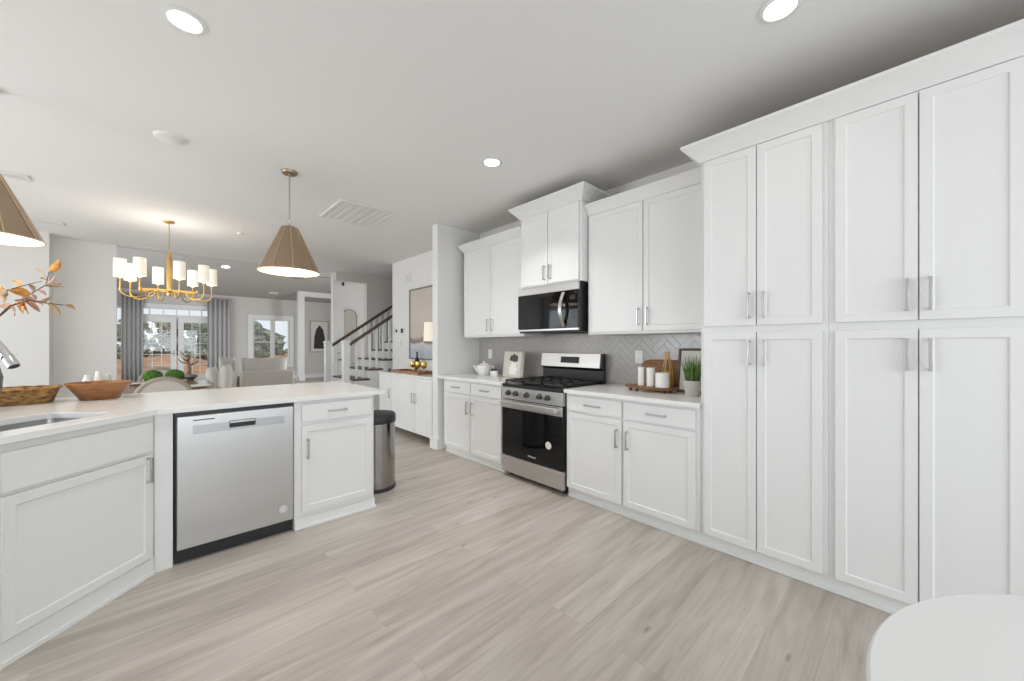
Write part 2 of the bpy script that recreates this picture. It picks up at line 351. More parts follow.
# window frames behind and left of the camera
def window(name, label, axis, c, a0, a1, z0, z1, nv, nh, inward, glass_off=0.03, fr=0.06, mun=0.02):
    """frame in plane axis=c; nv x nh lights"""
    t = thing(name, label, 'window'); t['kind'] = 'structure'
    def B(mb, a, b, u, v, d0, d1):
        if axis == 'y': mb.box(a, b, min(c + d0, c + d1), max(c + d0, c + d1), u, v)
        else: mb.box(min(c + d0, c + d1), max(c + d0, c + d1), a, b, u, v)
    mb = MB()
    B(mb, a0, a0 + fr, z0, z1, 0, inward * .07); B(mb, a1 - fr, a1, z0, z1, 0, inward * .07); B(mb, a0 + fr, a1 - fr, z1 - fr, z1, 0, inward * .07); B(mb, a0 + fr, a1 - fr, z0, z0 + fr, 0, inward * .07)
    mb.build('window_frame', TRIM, t, 0.003)
    mb = MB()
    for k in range(1, nv):
        a = a0 + (a1 - a0) * k / nv; B(mb, a - mun / 2, a + mun / 2, z0 + fr, z1 - fr, inward * .02, inward * .045)
    for k in range(1, nh):
        z = z0 + (z1 - z0) * k / nh; B(mb, a0 + fr, a1 - fr, z - mun / 2, z + mun / 2, inward * .022, inward * .043)
    mb.build('muntins', TRIM, t)
    mb = MB(); B(mb, a0 + fr, a1 - fr, z0 + fr, z1 - fr, inward * .03, inward * .034); mb.build('pane', WGLASS, t)
    return t
window('window_1', 'wide white window of the breakfast area behind the camera', 'y', -3.06, -2.05, 2.25, 0.32, 2.58, 3, 1, 1)
window('window_2', 'wide white window on the left wall of the breakfast area', 'x', -3.36, -1.75, 2.35, 0.32, 2.58, 3, 1, 1)
window('window_3', 'wide white window on the left wall of the dining area', 'x', -3.36, 2.75, 4.75, 0.32, 2.58, 2, 1, 1)
window('window_9', 'wide white window on the left wall by the dining corner', 'x', -3.36, 5.15, 7.6, 0.32, 2.58, 3, 1, 1)
window('window_4', 'white side window left of the grey curtain', 'y', 16.1, -1.3, -0.66, 0.1, 2.42, 2, 5, -1)
window('window_5', 'white transom window above the french doors', 'y', 16.1, -0.42, 1.44, 2.18, 2.42, 6, 1, -1, fr=0.03, mun=0.03)
window('window_6', 'living room window of the left outer wall', 'x', -1.72, 10.2, 14.2, 0.4, 2.75, 3, 2, 1)
window('window_7', 'white framed twin window behind the beige sofa', 'y', 16.1, 2.52, 3.68, 0.55, 2.2, 1, 2, -1, fr=0.05, mun=0.03)
window('window_8', 'foyer window of the outer wall', 'x', 6.26, 9.6, 11.6, 0.4, 2.7, 2, 2, -1)
struct('trim_window', MB().box(2.38, 2.52, 15.965, 16.0, 0.45, 2.34).box(3.68, 3.80, 15.965, 16.0, 0.45, 2.34).box(2.52, 3.68, 15.965, 16.0, 2.2, 2.34).box(2.38, 3.80, 15.95, 16.0, 0.43, 0.55).box(3.06, 3.2, 15.99, 16.06, 0.55, 2.2), TRIM, 'white casing of the far twin window', 0.004)
# french doors
def french_door(n, x0, x1, hinge, label):
    t = thing('door_%d' % n, label, 'door'); t['kind'] = 'structure'
    mb = MB(); y0, y1 = 16.03, 16.075
    st = 0.135
    mb.box(x0, x0 + st, y0, y1, 0.02, 2.14).box(x1 - st, x1, y0, y1, 0.02, 2.14).box(x0 + st, x1 - st, y0, y1, 1.98, 2.14).box(x0 + st, x1 - st, y0, y1, 0.02, 0.3)
    mb.build('door_frame', TRIM, t, 0.003)
    m = MB(); a, b = x0 + st, x1 - st
    for k in (1, 2): m.box(a + (b - a) * k / 3 - .009, a + (b - a) * k / 3 + .009, y0 + .01, y1 - .01, 0.3, 1.98)
    for k in range(1, 5): z = 0.3 + 1.68 * k / 5; m.box(a, b, y0 + .012, y1 - .012, z - .009, z + .009)
    m.build('muntins', TRIM, t)
    box(a, b, y0 + .02, y0 + .024, 0.3, 1.98).build('pane', WGLASS, t)
    hx = x1 - 0.06 if hinge < 0 else x0 + 0.06
    h = MB().cyl((hx, y0, 1.0), (hx, y0 - .05, 1.0), .012).cyl((hx, y0 - .045, 1.0), (hx - .1 * (1 if hinge < 0 else -1), y0 - .045, 1.0), .01)
    h.box(hx - .02, hx + .02, y0 - .006, y0, .92, 1.1); h.build('door_handle', NICKEL, t)
french_door(1, -0.40, 0.505, -1, 'left leaf of the white french doors')
french_door(2, 0.545, 1.42, 1, 'right leaf of the white french doors')
struct('trim_french_doors', MB().box(-0.52, -0.40, 15.96, 16.0, 0, 2.54).box(1.42, 1.54, 15.96, 16.0, 0, 2.54).box(-0.40, 1.42, 15.96, 16.0, 2.42, 2.54).box(-0.42, 1.44, 16.0, 16.1, 2.14, 2.18), TRIM, 'white casing around the french doors', 0.004)
# front door in the foyer
t = thing('door_3', 'white front door with black lock behind the newel posts', 'door'); t['kind'] = 'structure'
MB().box(2.935, 3.16, 8.955, 9.0, 0.01, 2.1).build('door_panel', TRIM, t, 0.003)
m = MB()
for z in (0.93, 1.08):
    m.cyl((3.02, 8.955, z), (3.02, 8.935, z), .034)
m.cyl((3.02, 8.94, .93), (3.02, 8.90, .93), .012).cyl((3.02, 8.905, .93), (3.12, 8.905, .93), .012)
m.build('door_handle', DARKPL, t)

# exterior seen through the far windows
o = struct('ground', MB().box(-40, 40, 16.5, 120, -0.6, -0.35).box(-40, -3.6, -10, 16.5, -0.6, -0.35), DIRT, 'bare red dirt of the yard outside')
mb = MB()
bm = mb.bm
nx, ny = 40, 8; grid = []
for j in range(ny):
    row = []
    for i in range(nx):
        x = -16 + 36 * i / (nx - 1); y = 24 + 12 * j / (ny - 1)
        z = -0.36 + math.sin(PI * j / (ny - 1)) * (0.75 + 0.25 * math.sin(i * 0.8) + 0.15 * math.sin(i * 2.3 + j))
        row.append(bm.verts.new((x, y, z)))
    grid.append(row)
for j in range(ny - 1):
    for i in range(nx - 1): bm.faces.new((grid[j][i], grid[j][i + 1], grid[j + 1][i + 1], grid[j + 1][i]))
bmesh.ops.recalc_face_normals(bm, faces=bm.faces)
o = mb.build('dirt_mound', DIRT); tag(o, 'long red dirt mound outside the french doors', 'mound')
def tree(x, y, h, label):
    t = thing('pine_tree', label, 'tree', (x, y, -0.35), 0, 'trees outside the far windows')
    MB().tube([(0, 0, 0), (0.05, 0, h * .5), (0, 0.05, h)], [.16, .12, .03], 8).build('trunk', BARK, t)
    m = MB(); rnd = random.Random(int(x * 100 + y))
    for k in range(60):
        z = h * rnd.uniform(.1, 1.0); r = (1.3 - .8 * z / h) * rnd.uniform(.1, 1.3); a = rnd.uniform(0, 2 * PI)
        s = rnd.uniform(.2, .5)
        m.ball((r * math.cos(a), r * math.sin(a), z), s, s, s * .6, 7, 5)
    m.bm.normal_update()
    for v in m.bm.verts: v.co += v.normal * rnd.uniform(-.12, .16)
    m.build('foliage', FOL, t)
for i, (x, y, h, lab) in enumerate(((-9.5, 17.2, 8, 'pine outside the dining corner window'), (-12.0, 12.5, 9, 'tall pine outside the breakfast window'), (-2.8, 39, 3.3, 'small pine behind the mound, left of the french doors'), (2.1, 40, 3.4, 'pine behind the door post of the french doors'), (6.6, 40, 3.5, 'pine hidden partly by the right grey curtain'), (10.3, 52, 2.6, 'pine behind the middle post of the twin window'), (-5.2, 43, 4.0, 'pine seen through the side window left of the curtain'), (-1.2, 42, 3.6, 'pine in the left panes of the left french door'), (0.9, 46, 3.9, 'tall pine in the right panes of the left french door'), (3.2, 43, 3.5, 'pine in the left panes of the right french door'), (6.2, 51, 4.0, 'tall pine in the right panes of the right french door'), (8.0, 48, 2.6, 'pine in the left half of the twin window'), (15.0, 52, 3.4, 'pine in the right half of the twin window'))):
    tree(x, y, h, lab)
t = thing('house', 'small white house seen through the twin window behind the sofa', 'house', (8.5, 58, -0.35))
box(-4, 4, 0, 5, 0, 2.7).build('house_walls', mat('house_siding', (0.62, 0.66, 0.70), 0.8), t)
MB().prism([(-4.4, 2.7), (4.4, 2.7), (0, 4.6)], -.3, 5.3, 'y').build('roof', mat('shingles', (0.22, 0.23, 0.25), 0.9), t)
for x in (-2.6, 0, 2.6): box(x - .5, x + .5, -.05, 0, .9, 2.2).build('window', SCREEN, t)

# ------------------------------------------------------------------ cabinets
def shaker(x0, x1, z0, z1, rail=0.06, t=0.02, rec=0.007, y=0.0):
    mb = MB(); mb.box(x0, x1, y - t, y, z0, z1); mb.bm.faces.ensure_lookup_table(); mb.bm.normal_update()
    f = [f for f in mb.bm.faces if f.normal.y < -0.9][0]
    bmesh.ops.inset_region(mb.bm, faces=[f], thickness=rail)
    bmesh.ops.inset_region(mb.bm, faces=[f], thickness=0.006, depth=-rec)
    return mb
def slab(x0, x1, z0, z1, t=0.02, y=0.0):
    mb = MB(); mb.box(x0, x1, y - t, y, z0, z1); mb.bm.normal_update()
    f = [f for f in mb.bm.faces if f.normal.y < -0.9][0]
    bmesh.ops.inset_region(mb.bm, faces=[f], thickness=0.012, depth=0.0)
    return mb
def pull(x, z, L, vertical=True, y=-0.02, w=0.011, parent=None, off=0.032):
    mb = MB(); h = L / 2
    if vertical:
        mb.box(x - w / 2, x + w / 2, y - off, y - off + w, z - h, z + h)
        for s in (-1, 1): mb.box(x - w / 2, x + w / 2, y - off + w, y, z + s * (h - w / 2) - w / 2, z + s * (h - w / 2) + w / 2)
    else:
        mb.box(x - h, x + h, y - off, y - off + w, z - w / 2, z + w / 2)
        for s in (-1, 1): mb.box(x + s * (h - w / 2) - w / 2, x + s * (h - w / 2) + w / 2, y - off + w, y, z - w / 2, z + w / 2)
    return mb.build('handle', NICKEL, parent, 0.0012, 1)
def crown(mb, x0, x1, yf, yb, z0, z1, p, left=True, right=True):
    """sloped crown moulding swept along front (and returns) of a cabinet top"""
    H_ = z1 - z0
    prof = [(0, 0), (.012, 0), (.016, H_ * .12), (p * .93, H_ * .80), (p, H_ * .84), (p, H_), (p - .018, H_), (-.012, H_ * .12), (-.012, 0)]
    bm = mb.bm; rows = []
    for d, h in prof:
        a, b = x0 - (d if left else 0), x1 + (d if right else 0)
        rows.append([bm.verts.new(q) for q in ((a, yb, z0 + h), (a, yf - d, z0 + h), (b, yf - d, z0 + h), (b, yb, z0 + h))])
    n = len(rows)
    for i in range(n):
        r, q = rows[i], rows[(i + 1) % n]
        for k in range(3):
            if (r[k].co - r[k + 1].co).length > 1e-5: bm.faces.new((r[k], r[k + 1], q[k + 1], q[k]))
    bm.faces.new([r[0] for r in rows]); bm.faces.new([r[3] for r in rows])
    bmesh.ops.recalc_face_normals(bm, faces=bm.faces)
    return mb
RW = -PI / 2        # rotation of a unit whose front faces -X

def rwall(name, label, cat, yleft, group=None, x=FX): return thing(name, label, cat, (x, yleft, 0), RW, group)

# base cabinets on the right wall
HB = 0.868
def base_cabinet(t, W, D, split, lm, rm, filler=False, dtop=0.712):
    cb = MB().box(0, W, 0, D, 0.086, HB).box(0, W, TX - FX, D, 0, 0.086)
    if filler: cb.box(-.128, 0, .13, .16, 0, HB)
    cb.build('carcass', WHITE, t)
    cols = [(lm, split - 0.008), (split + 0.008, W - rm)]
    for i, (a, b) in enumerate(cols):
        d = slab(a, b, 0.728, 0.848).build('drawer', WHITE, t, 0.002)
        pull((a + b) / 2, 0.788, 0.135, False, parent=d)
        d = shaker(a, b, 0.09, dtop).build('door', WHITE, t, 0.0015)
        pull(b - 0.035 if i == 0 else a + 0.035, 0.575, 0.135, True, parent=d)
t = rwall('base_cabinet', 'white base cabinet between the short wall and the range, with a teapot on its counter', 'base cabinet', 3.815, 'base cabinets along the right wall')
base_cabinet(t, 1.05, 0.605, 0.525, 0.02, 0.02, True)
t = rwall('base_cabinet', 'white base cabinet right of the range, under the candle tray', 'base cabinet', 1.983, 'base cabinets along the right wall')
base_cabinet(t, 1.068, 0.605, 0.528, 0.02, 0.03)
struct('baseboard_cabinets', MB().box(TX - 0.004, TX, 2.77, 3.815, 0, 0.083).box(TX - 0.004, TX, -0.97, 1.983, 0, 0.083).box(TX - 0.015, TX - 0.004, 2.77, 3.815, 0, 0.022).box(TX - 0.015, TX - 0.004, -0.97, 1.983, 0, 0.022), TRIM, 'white toe board and shoe moulding below the right cabinets', 0.003)

# pantry cabinets
def pantry(t, W, a0, sp, b1):
    box(0.004, W - .004, 0.015, 0.6, 2.4155, 2.421).build('top_board', RAWB, t)
    MB().box(0, W, 0, 0.605, 0.086, 2.415).box(0, W, TX - FX, 0.605, 0, 0.086).build('carcass', WHITE, t)
    for i, (a, b) in enumerate(((a0, sp - .0025), (sp + .0025, b1))):
        d = shaker(a, b, 1.378, 2.402, 0.058).build('door', WHITE, t, 0.0015)
        hx = b - 0.033 if i == 0 else a + 0.033
        pull(hx, 1.378 + 0.115, 0.145, True, parent=d)
        d = shaker(a, b, 0.09, 1.338, 0.058).build('door', WHITE, t, 0.0015)
        pull(hx, 1.338 - 0.115, 0.145, True, parent=d)
t = rwall('pantry_cabinet', 'tall white four-door pantry cabinet beside the potted grass', 'pantry cabinet', 0.912, 'tall pantry cabinets')
pantry(t, 0.62, 0.022, 0.305, 0.596)
t = rwall('pantry_cabinet', 'tall white four-door pantry cabinet nearest the round white table', 'pantry cabinet', 0.291, 'tall pantry cabinets')
pantry(t, 0.63, 0.026, 0.312, 0.602)
t = rwall('pantry_cabinet', 'added tall white pantry cabinet, unseen, carrying the ceiling shadow to the corner', 'pantry cabinet', -0.341, 'tall pantry cabinets')
pantry(t, 0.63, 0.026, 0.312, 0.602)  # unseen third unit, added so the shadow above the run continues
mb = crown(MB(), 0, 1.884, 0, 0.605, 2.41, 2.512, 0.092)
mb.xf(Matrix.Translation((FX, 0.912, 0)) @ Matrix.Rotation(RW, 4, 'Z'))
struct('trim_1', mb, WHITE, 'white crown moulding running over the pantry cabinets')

# upper cabinets
def upper(t, W, D, z0, z1, ct, p, sp, a0, b1, left, right, hz=0.115, dz0=0.02, crown_yb=None):
    box(0, W, 0, D, z0, z1 + .01).build('carcass', WHITE, t)
    box(0.013, W - .013, 0.013, D, z1 + .0105, z1 + .016).build('top_board', RAWB, t)
    for i, (a, b) in enumerate(((a0, sp - .004), (sp + .004, b1))):
        d = shaker(a, b, z0 + dz0, z1 - .006, 0.058).build('door', WHITE, t, 0.0015)
        pull(b - 0.033 if i == 0 else a + 0.033, z0 + dz0 + hz, 0.135, True, parent=d)
    crown(MB(), 0, W, 0, D, z1, ct, p, left, right).build('crown_molding', WHITE, t)
UX = 2.81
t = rwall('upper_cabinet', 'white two-door upper cabinet against the short wall', 'upper cabinet', 3.835, 'upper cabinets on the right wall', UX)
upper(t, 1.05, 0.33, 1.357, 2.41, 2.50, 0.06, 0.52, 0.02, 1.025, True, False)
t = rwall('upper_cabinet', 'white two-door upper cabinet beside the pantry, over the candle tray', 'upper cabinet', 1.983, 'upper cabinets on the right wall', UX)
upper(t, 1.068, 0.33, 1.357, 2.41, 2.50, 0.06, 0.53, 0.02, 1.04, False, False)
t = rwall('upper_cabinet', 'short taller-set white upper cabinet above the microwave', 'upper cabinet', 2.738, 'upper cabinets on the right wall', 2.715)
upper(t, 0.753, 0.425, 1.832, 2.535, 2.645, 0.09, 0.377, 0.02, 0.733, True, True, hz=0.105, dz0=0.012)

# countertops
QT, QB = 0.90, 0.869
def counter_right(name, label, y0, y1):
    o = box(2.463, WX - 0.001, y0, y1, QB, QT).build(name, QUARTZ, None, 0.003); tag(o, label, 'countertop', 'countertops along the right wall')
counter_right('countertop', 'white quartz countertop under the teapot and the cookbook', 2.76, 3.944)
counter_right('countertop', 'white quartz countertop between range and pantry, under the candles', 0.914, 1.983)

# herringbone backsplash, real tiles on a grout bed
mb = box(WX - 0.006, WX - 0.0005, 0.914, 3.944, 0.9, 1.36)
mb.box(WX - 0.006, WX - 0.0005, 1.985, 2.785, 1.36, 1.385)
struct('trim_2', mb, GROUT, 'grout bed of the backsplash')
def herringbone():
    mb = MB(); Wt, Lt, g = 0.052, 0.156, 0.0035
    n = 3
    c45 = math.sqrt(.5)
    for i in range(-50, 51):
        for j in range(-16, 17):
            # classic herringbone lattice (cell 2n x 2 tiles)
            for k in (0, 1):
                if k == 0: x0, y0, w, h = 0, 0, Lt, Wt
                else: x0, y0, w, h = 0, Wt, Wt, Lt
                ox = i * Wt + j * Lt; oy = i * Wt - j * Lt
                X0 = x0 + ox; Y0 = y0 + oy
                pts = [(X0 + g / 2, Y0 + g / 2), (X0 + w - g / 2, Y0 + g / 2), (X0 + w - g / 2, Y0 + h - g / 2), (X0 + g / 2, Y0 + h - g / 2)]
                q = [((a - b) * c45, (a + b) * c45) for a, b in pts]
                q = [(y * -1 + 2.4, z + 1.12) for y, z in q]
                if all(0.914 < y < 3.944 and 0.9 < z < 1.384 for y, z in q) or (any(0.914 < y < 3.944 for y, z in q) and any(0.9 < z < 1.384 for y, z in q)):
                    mb.prism(q, WX - 0.0085, WX - 0.005, 'x')
    for co, no in (((0, 0, 1.383), (0, 0, 1)), ((0, 0, 0.901), (0, 0, -1)), ((0, 0.916, 0), (0, -1, 0)), ((0, 3.943, 0), (0, 1, 0))):
        bmesh.ops.bisect_plane(mb.bm, geom=mb.bm.verts[:] + mb.bm.edges[:] + mb.bm.faces[:], plane_co=co, plane_no=no, clear_outer=True)
    return mb
struct('trim_3', herringbone(), TILE, 'grey herringbone tile backsplash', 0.0)

# ------------------------------------------------------------------ gas range
RY = 2.747
t = thing('gas_range', 'stainless steel gas range with black oven glass', 'range', (2.463, RY, 0), RW)
W = 0.76
MB().box(0.004, W - .004, 0.035, 0.635, 0.045, 0.862).build('body', BLACK, t, 0.003)
for x in (0.05, W - .05):
    for y in (0.09, 0.55): MB().cyl((x, y, 0), (x, y, 0.05), .018).build('foot', DARKPL, t)
slab(0.004, W - .004, 0.05, 0.205, 0.035, 0.035).build('storage_drawer', STEELH, t, 0.003)
d = MB().box(0.006, W - .006, -0.002, 0.034, 0.212, 0.742).build('oven_door', BGLASS, t, 0.003)
box(0.006, W - .006, -0.006, 0.0, 0.665, 0.745).build('door_top_trim', STEELH, d, 0.002)
m = MB(); m.box(0.035, W - .035, -0.062, -0.038, 0.695, 0.738)
for x in (0.05, W - .05): m.box(x - .014, x + .014, -0.042, -0.004, 0.70, 0.732)
m.build('handle', mat('handle_steel', (0.72, 0.71, 0.70), 0.3, 1.0), d, 0.006, 3)
MB().cyl((0.60, -0.004, 0.40), (0.60, -0.0021, 0.40), .033, 32).build('round_sticker', PAPER, d)
f = bpy.data.curves.new('lettering', 'FONT'); f.body = 'Whirlpool'; f.size = 0.023; f.extrude = 0.0004; f.align_x = 'CENTER'; f.shear = 0.2
tmp = bpy.data.objects.new('tmp_text', f); lm_ = bpy.data.meshes.new_from_object(tmp); bpy.data.objects.remove(tmp)
fo = bpy.data.objects.new('lettering', lm_); C.objects.link(fo); fo.parent = d; lm_.materials.clear(); fo.location = (0.40, -0.0028, 0.252); fo.rotation_euler = (PI / 2, 0, 0); lm_.materials.append(PLATE_W)
cp = MB().prism([(-0.004, 0.752), (0.034, 0.752), (0.034, 0.862), (-0.002, 0.862)], 0.004, W - .004, 'x')
cp = cp.build('control_panel', STEELH, t, 0.002)
for i, x in enumerate((0.10, 0.20, 0.345, 0.50, 0.595)):
    m = MB().cyl((x, 0.004, 0.812), (x, -0.012, 0.810), .026, 24).cyl((x, -0.012, 0.810), (x, -0.034, 0.806), .019, 24)
    m.build('knob', KNOB, cp, 0.002)
ct = MB().box(0.0, W, 0.005, 0.60, 0.862, 0.892).build('cooktop', BLACK, t, 0.004)
for cx in (0.19, 0.385, 0.58):
    for cy in ((0.16, 0.45) if cx != 0.385 else (0.30,)):
        MB().lathe([(.055, 0), (.055, .008), (.04, .012), (.04, .02), (.0, .022)], (cx, cy, .892), 24).build('burner', IRON, t)
for k, (a, b) in enumerate(((0.02, 0.262), (0.27, 0.50), (0.508, 0.75))):
    m = MB(); z0, z1 = 0.912, 0.932
    for x in (a, b - .016): m.box(x, x + .016, 0.025, 0.585, z0, z1)
    for y in (0.025, 0.295, 0.569): m.box(a, b, y, y + .016, z0 - .0005, z1 + .0005)
    cx = (a + b) / 2
    m.box(cx - .007, cx + .007, 0.03, 0.58, z0 + .001, z1 + .002)
    for y in (0.16, 0.44): m.box(a + .01, b - .01, y - .007, y + .007, z0 + .001, z1 + .002)
    for x in (a + .002, b - .016):
        for y in (0.027, 0.57): m.box(x, x + .014, y, y + .014, 0.892, z0)
    m.build('grate', IRON, t, 0.003)
bgp = MB().prism([(0.60, 0.862), (0.637, 0.862), (0.637, 1.180), (0.585, 1.180), (0.565, 1.045), (0.60, 1.02)], 0.0, W, 'x').build('backguard', BLACK, t, 0.003)
MB().prism([(0.560, 1.045), (0.566, 1.045), (0.586, 1.180), (0.580, 1.180)], 0.004, W - .02, 'x').build('backguard_panel', STEELH, bgp, 0.001)
MB().prism([(0.5645, 1.085), (0.57, 1.085), (0.58, 1.148), (0.5742, 1.148)], 0.27, 0.50, 'x').build('display', SCREEN, bgp)

# ------------------------------------------------------------------ microwave
t = thing('microwave', 'black and stainless microwave mounted above the range', 'microwave', (2.69, 2.752, 1.385), RW)
W = 0.75
box(0, W, 0.02, 0.44, 0, 0.44).build('body', BLACK, t, 0.003)
box(0.0, W, 0.0, 0.02, 0.372, 0.44).build('vent_panel', STEELH, t, 0.002)
d = box(0.0, 0.622, -0.002, 0.02, 0.035, 0.37).build('door', BGLASS, t, 0.002)
pts = []
for k in range(13):
    a = k / 12; pts.append((0.588, -0.008 - 0.055 * math.sin(PI * a), 0.045 + 0.315 * a))
m = MB()
bm = m.bm; rows = []
for (x, y, z) in pts: rows.append([bm.verts.new(p) for p in ((x - .017, y, z), (x + .017, y, z), (x + .017, y + .010, z), (x - .017, y + .010, z))])
for a, b in zip(rows, rows[1:]):
    for k in range(4): bm.faces.new((a[k], a[(k + 1) % 4], b[(k + 1) % 4], b[k]))
bm.faces.new(rows[0]); bm.faces.new(rows[-1]); bmesh.ops.recalc_face_normals(bm, faces=bm.faces)
m.build('handle', mat('microwave_handle', (0.70, 0.68, 0.66), 0.3, 1.0), d, 0.003)
p = box(0.626, W, -0.002, 0.02, 0.035, 0.37).build('control_panel', BGLASS, t, 0.002)
box(0.66, W - .03, -0.004, -0.002, 0.285, 0.325).build('display', SCREEN, p)
box(0.0, W, 0.0, 0.02, 0.014, 0.033).build('lower_trim', STEELH, t, 0.002)
box(0.25, 0.6, 0.08, 0.36, -0.008, 0.0).build('vent_grille', DARKPL, t, 0.001)
area_light('microwave_task_light', (2.88, 2.30, 1.375), (0, math.radians(-12), 0), 0.12, 0.12, 0.5, (1, 0.78, 0.55))

# ------------------------------------------------------------------ peninsula
PY = 2.887
PT, PB = 0.91, 0.879
t = thing('filler_post', 'plain white corner post left of the dishwasher', 'filler post', (-0.002, PY, 0))
MB().prism([(0, 0), (0.078, 0), (0.078, 0.61), (-0.2, 0.61), (-0.2, -0.12 + .0)] if False else [(0, 0), (0.078, 0), (0.078, 0.6), (0.02, 0.6), (0.02, 0.02)], 0, PB).build('panel', WHITE, t, 0.002)
t = thing('dishwasher', 'stainless steel dishwasher with pocket handle set in the peninsula', 'dishwasher', (0.078, PY, 0))
W = 0.612
box(0.004, W - .004, 0.03, 0.60, 0.10, 0.872).build('tub', BLACK, t)
box(0.004, W - .004, 0.035, 0.06, 0.0, 0.10).build('toe_kick', DARKPL, t)
d = MB().box(0.014, W - .006, -0.012, 0.03, 0.088, 0.853).build('door', STEEL, t, 0.004)
box(0.085, W - .062, -0.0135, -0.011, 0.745, 0.795).build('pocket_strip', brushed('pocket_steel', (0.42, 0.42, 0.43), 0.35), d, 0.001)
m = MB().box(0.255, 0.39, -0.019, -0.0135, 0.776, 0.800).box(0.255, 0.39, -0.0165, -0.0135, 0.758, 0.776)
m.build('handle', DARKPL, d, 0.004)
box(0.258, 0.387, -0.0205, -0.019, 0.786, 0.798).build('handle_lip', NICKEL, d, 0.001)
box(0.085, 0.185, -0.0125, -0.0118, 0.822, 0.828).build('vent_slot', DARKPL, d)
MB().cyl((0.545, -0.0135, 0.172), (0.545, -0.0118, 0.172), .026, 32).build('round_sticker', mat('badge', (0.66, 0.66, 0.66), 0.5), d)
MB().tube([(0.545 + .021 * math.cos(a * PI / 12), -0.0138, 0.172 + .021 * math.sin(a * PI / 12)) for a in range(24)], .0012, 6, True).build('sticker_ring', NICKEL, d)
t = thing('base_cabinet', 'white peninsula base cabinet right of the dishwasher, beside the trash can', 'base cabinet', (0.69, PY, 0), 0, 'peninsula cabinets')
W = 0.552
box(0, W, 0, 0.60, 0.0, PB - .001).build('carcass', WHITE, t)
d = slab(0.043, W - .025, 0.735, 0.857).build('drawer', WHITE, t, 0.002); pull(0.275, 0.796, 0.125, False, parent=d)
d = shaker(0.043, W - .025, 0.115, 0.708).build('door', WHITE, t, 0.0015); pull(0.043 + .035, 0.55, 0.135, True, parent=d)
MB().box(-0.0, W + .008, -0.008, 0.0, 0, 0.075).box(-0.0, W + .018, -0.018, -0.008, 0, 0.02).box(W, W + .008, 0, 0.6, 0, 0.075).box(W + .008, W + .018, -.008, 0.6, 0, 0.02).build('toe_board', TRIM, t, 0.004)
struct('wall_knee', box(-1.3, 1.24, 3.49, 3.56, 0, PB), TRIM, 'white panel under the peninsula overhang')
# diagonal sink cabinet: front line Y = X + 2.889
DA = PI / 4
L0 = 0.86
cx, cy = -0.004 - L0 * math.sqrt(.5), 2.885 - L0 * math.sqrt(.5)
t = thing('sink_cabinet', 'white diagonal sink cabinet with one wide door at the left', 'sink cabinet', (cx, cy, 0), DA)
MB().prism([(0.2, 0.0), (L0 - .001, 0.0), (L0 - .02, 0.02), (0.86, 0.50), (0.2, 0.50)], 0, 0.62).build('carcass', WHITE, t)
MB().box(0.2, L0 - .001, 0, 0.018, 0.62, PB - .001).build('face_frame', WHITE, t)
d = slab(L0 - .625, L0 - .02, 0.685, 0.845).build('false_drawer', WHITE, t, 0.002)
d = shaker(L0 - .625, L0 - .02, 0.105, 0.668).build('door', WHITE, t, 0.0015); pull(L0 - .055, 0.59, 0.135, True, parent=d)
MB().box(0.2, L0, -0.004, 0.0, 0, 0.095).box(0.2, L0 - .006, -0.016, -0.004, 0, 0.022).build('toe_board', TRIM, t, 0.003)
t = thing('base_cabinet', 'white base cabinet past the sink, at the left edge', 'base cabinet', (cx + .2 * math.sqrt(.5), cy + .2 * math.sqrt(.5), 0), 0, 'peninsula cabinets')
MB().prism([(-.05, -.03), (-.05, -0.85), (-0.6, -0.85), (-.6, -.03)], 0, PB - .001).build('carcass', WHITE, t)

# peninsula countertop with the sink cut-out
s2 = math.sqrt(.5)
def diag(s, p):   # s along the diagonal front, p back from its edge (Y = X + 2.845)
    return ((s - (2.845 * s2 + p)) * s2 * 1.0, (s + (2.845 * s2 + p)) * s2)
S0, S1, P0, P1 = 1.30, 1.925, 0.13, 0.475
outer = [(1.32, 2.857), (1.32, 3.885), (0.3, 3.90), (-1.35, 3.92), (-1.35, 1.5), (-0.52, 1.5), (-0.52, 2.325), (0.012, 2.857)]
def roundrect(s0, s1, p0, p1, r, n=5):
    o = []
    for (cs, cp_, a0) in ((s1 - r, p1 - r, 0), (s0 + r, p1 - r, PI / 2), (s0 + r, p0 + r, PI), (s1 - r, p0 + r, 3 * PI / 2)):
        for k in range(n + 1):
            a = a0 + PI / 2 * k / n; o.append(diag(cs + r * math.cos(a), cp_ + r * math.sin(a)))
    return o
inner = roundrect(S0, S1, P0, P1, 0.03)
def plate_with_hole(outer, inner, z0, z1):
    bm = bmesh.new()
    ov = [bm.verts.new((x, y, z1)) for x, y in outer]; iv = [bm.verts.new((x, y, z1)) for x, y in inner]
    ed = [bm.edges.new((l[i], l[(i + 1) % len(l)])) for l in (ov, iv) for i in range(len(l))]
    bmesh.ops.triangle_fill(bm, edges=ed, use_beauty=True, use_dissolve=False)
    r = bmesh.ops.extrude_face_region(bm, geom=bm.faces[:])
    for v in r['geom']:
        if isinstance(v, bmesh.types.BMVert): v.co.z = z0
    bmesh.ops.recalc_face_normals(bm, faces=bm.faces)
    m = MB(); m.bm.free(); m.bm = bm; return m
o = plate_with_hole(outer, inner, PB, PT).build('countertop', QUARTZ, None, 0.002); tag(o, 'white quartz peninsula countertop around the steel sink', 'countertop')
t = thing('kitchen_sink', 'stainless steel sink set below the peninsula countertop', 'sink', (0, 0, 0.66))
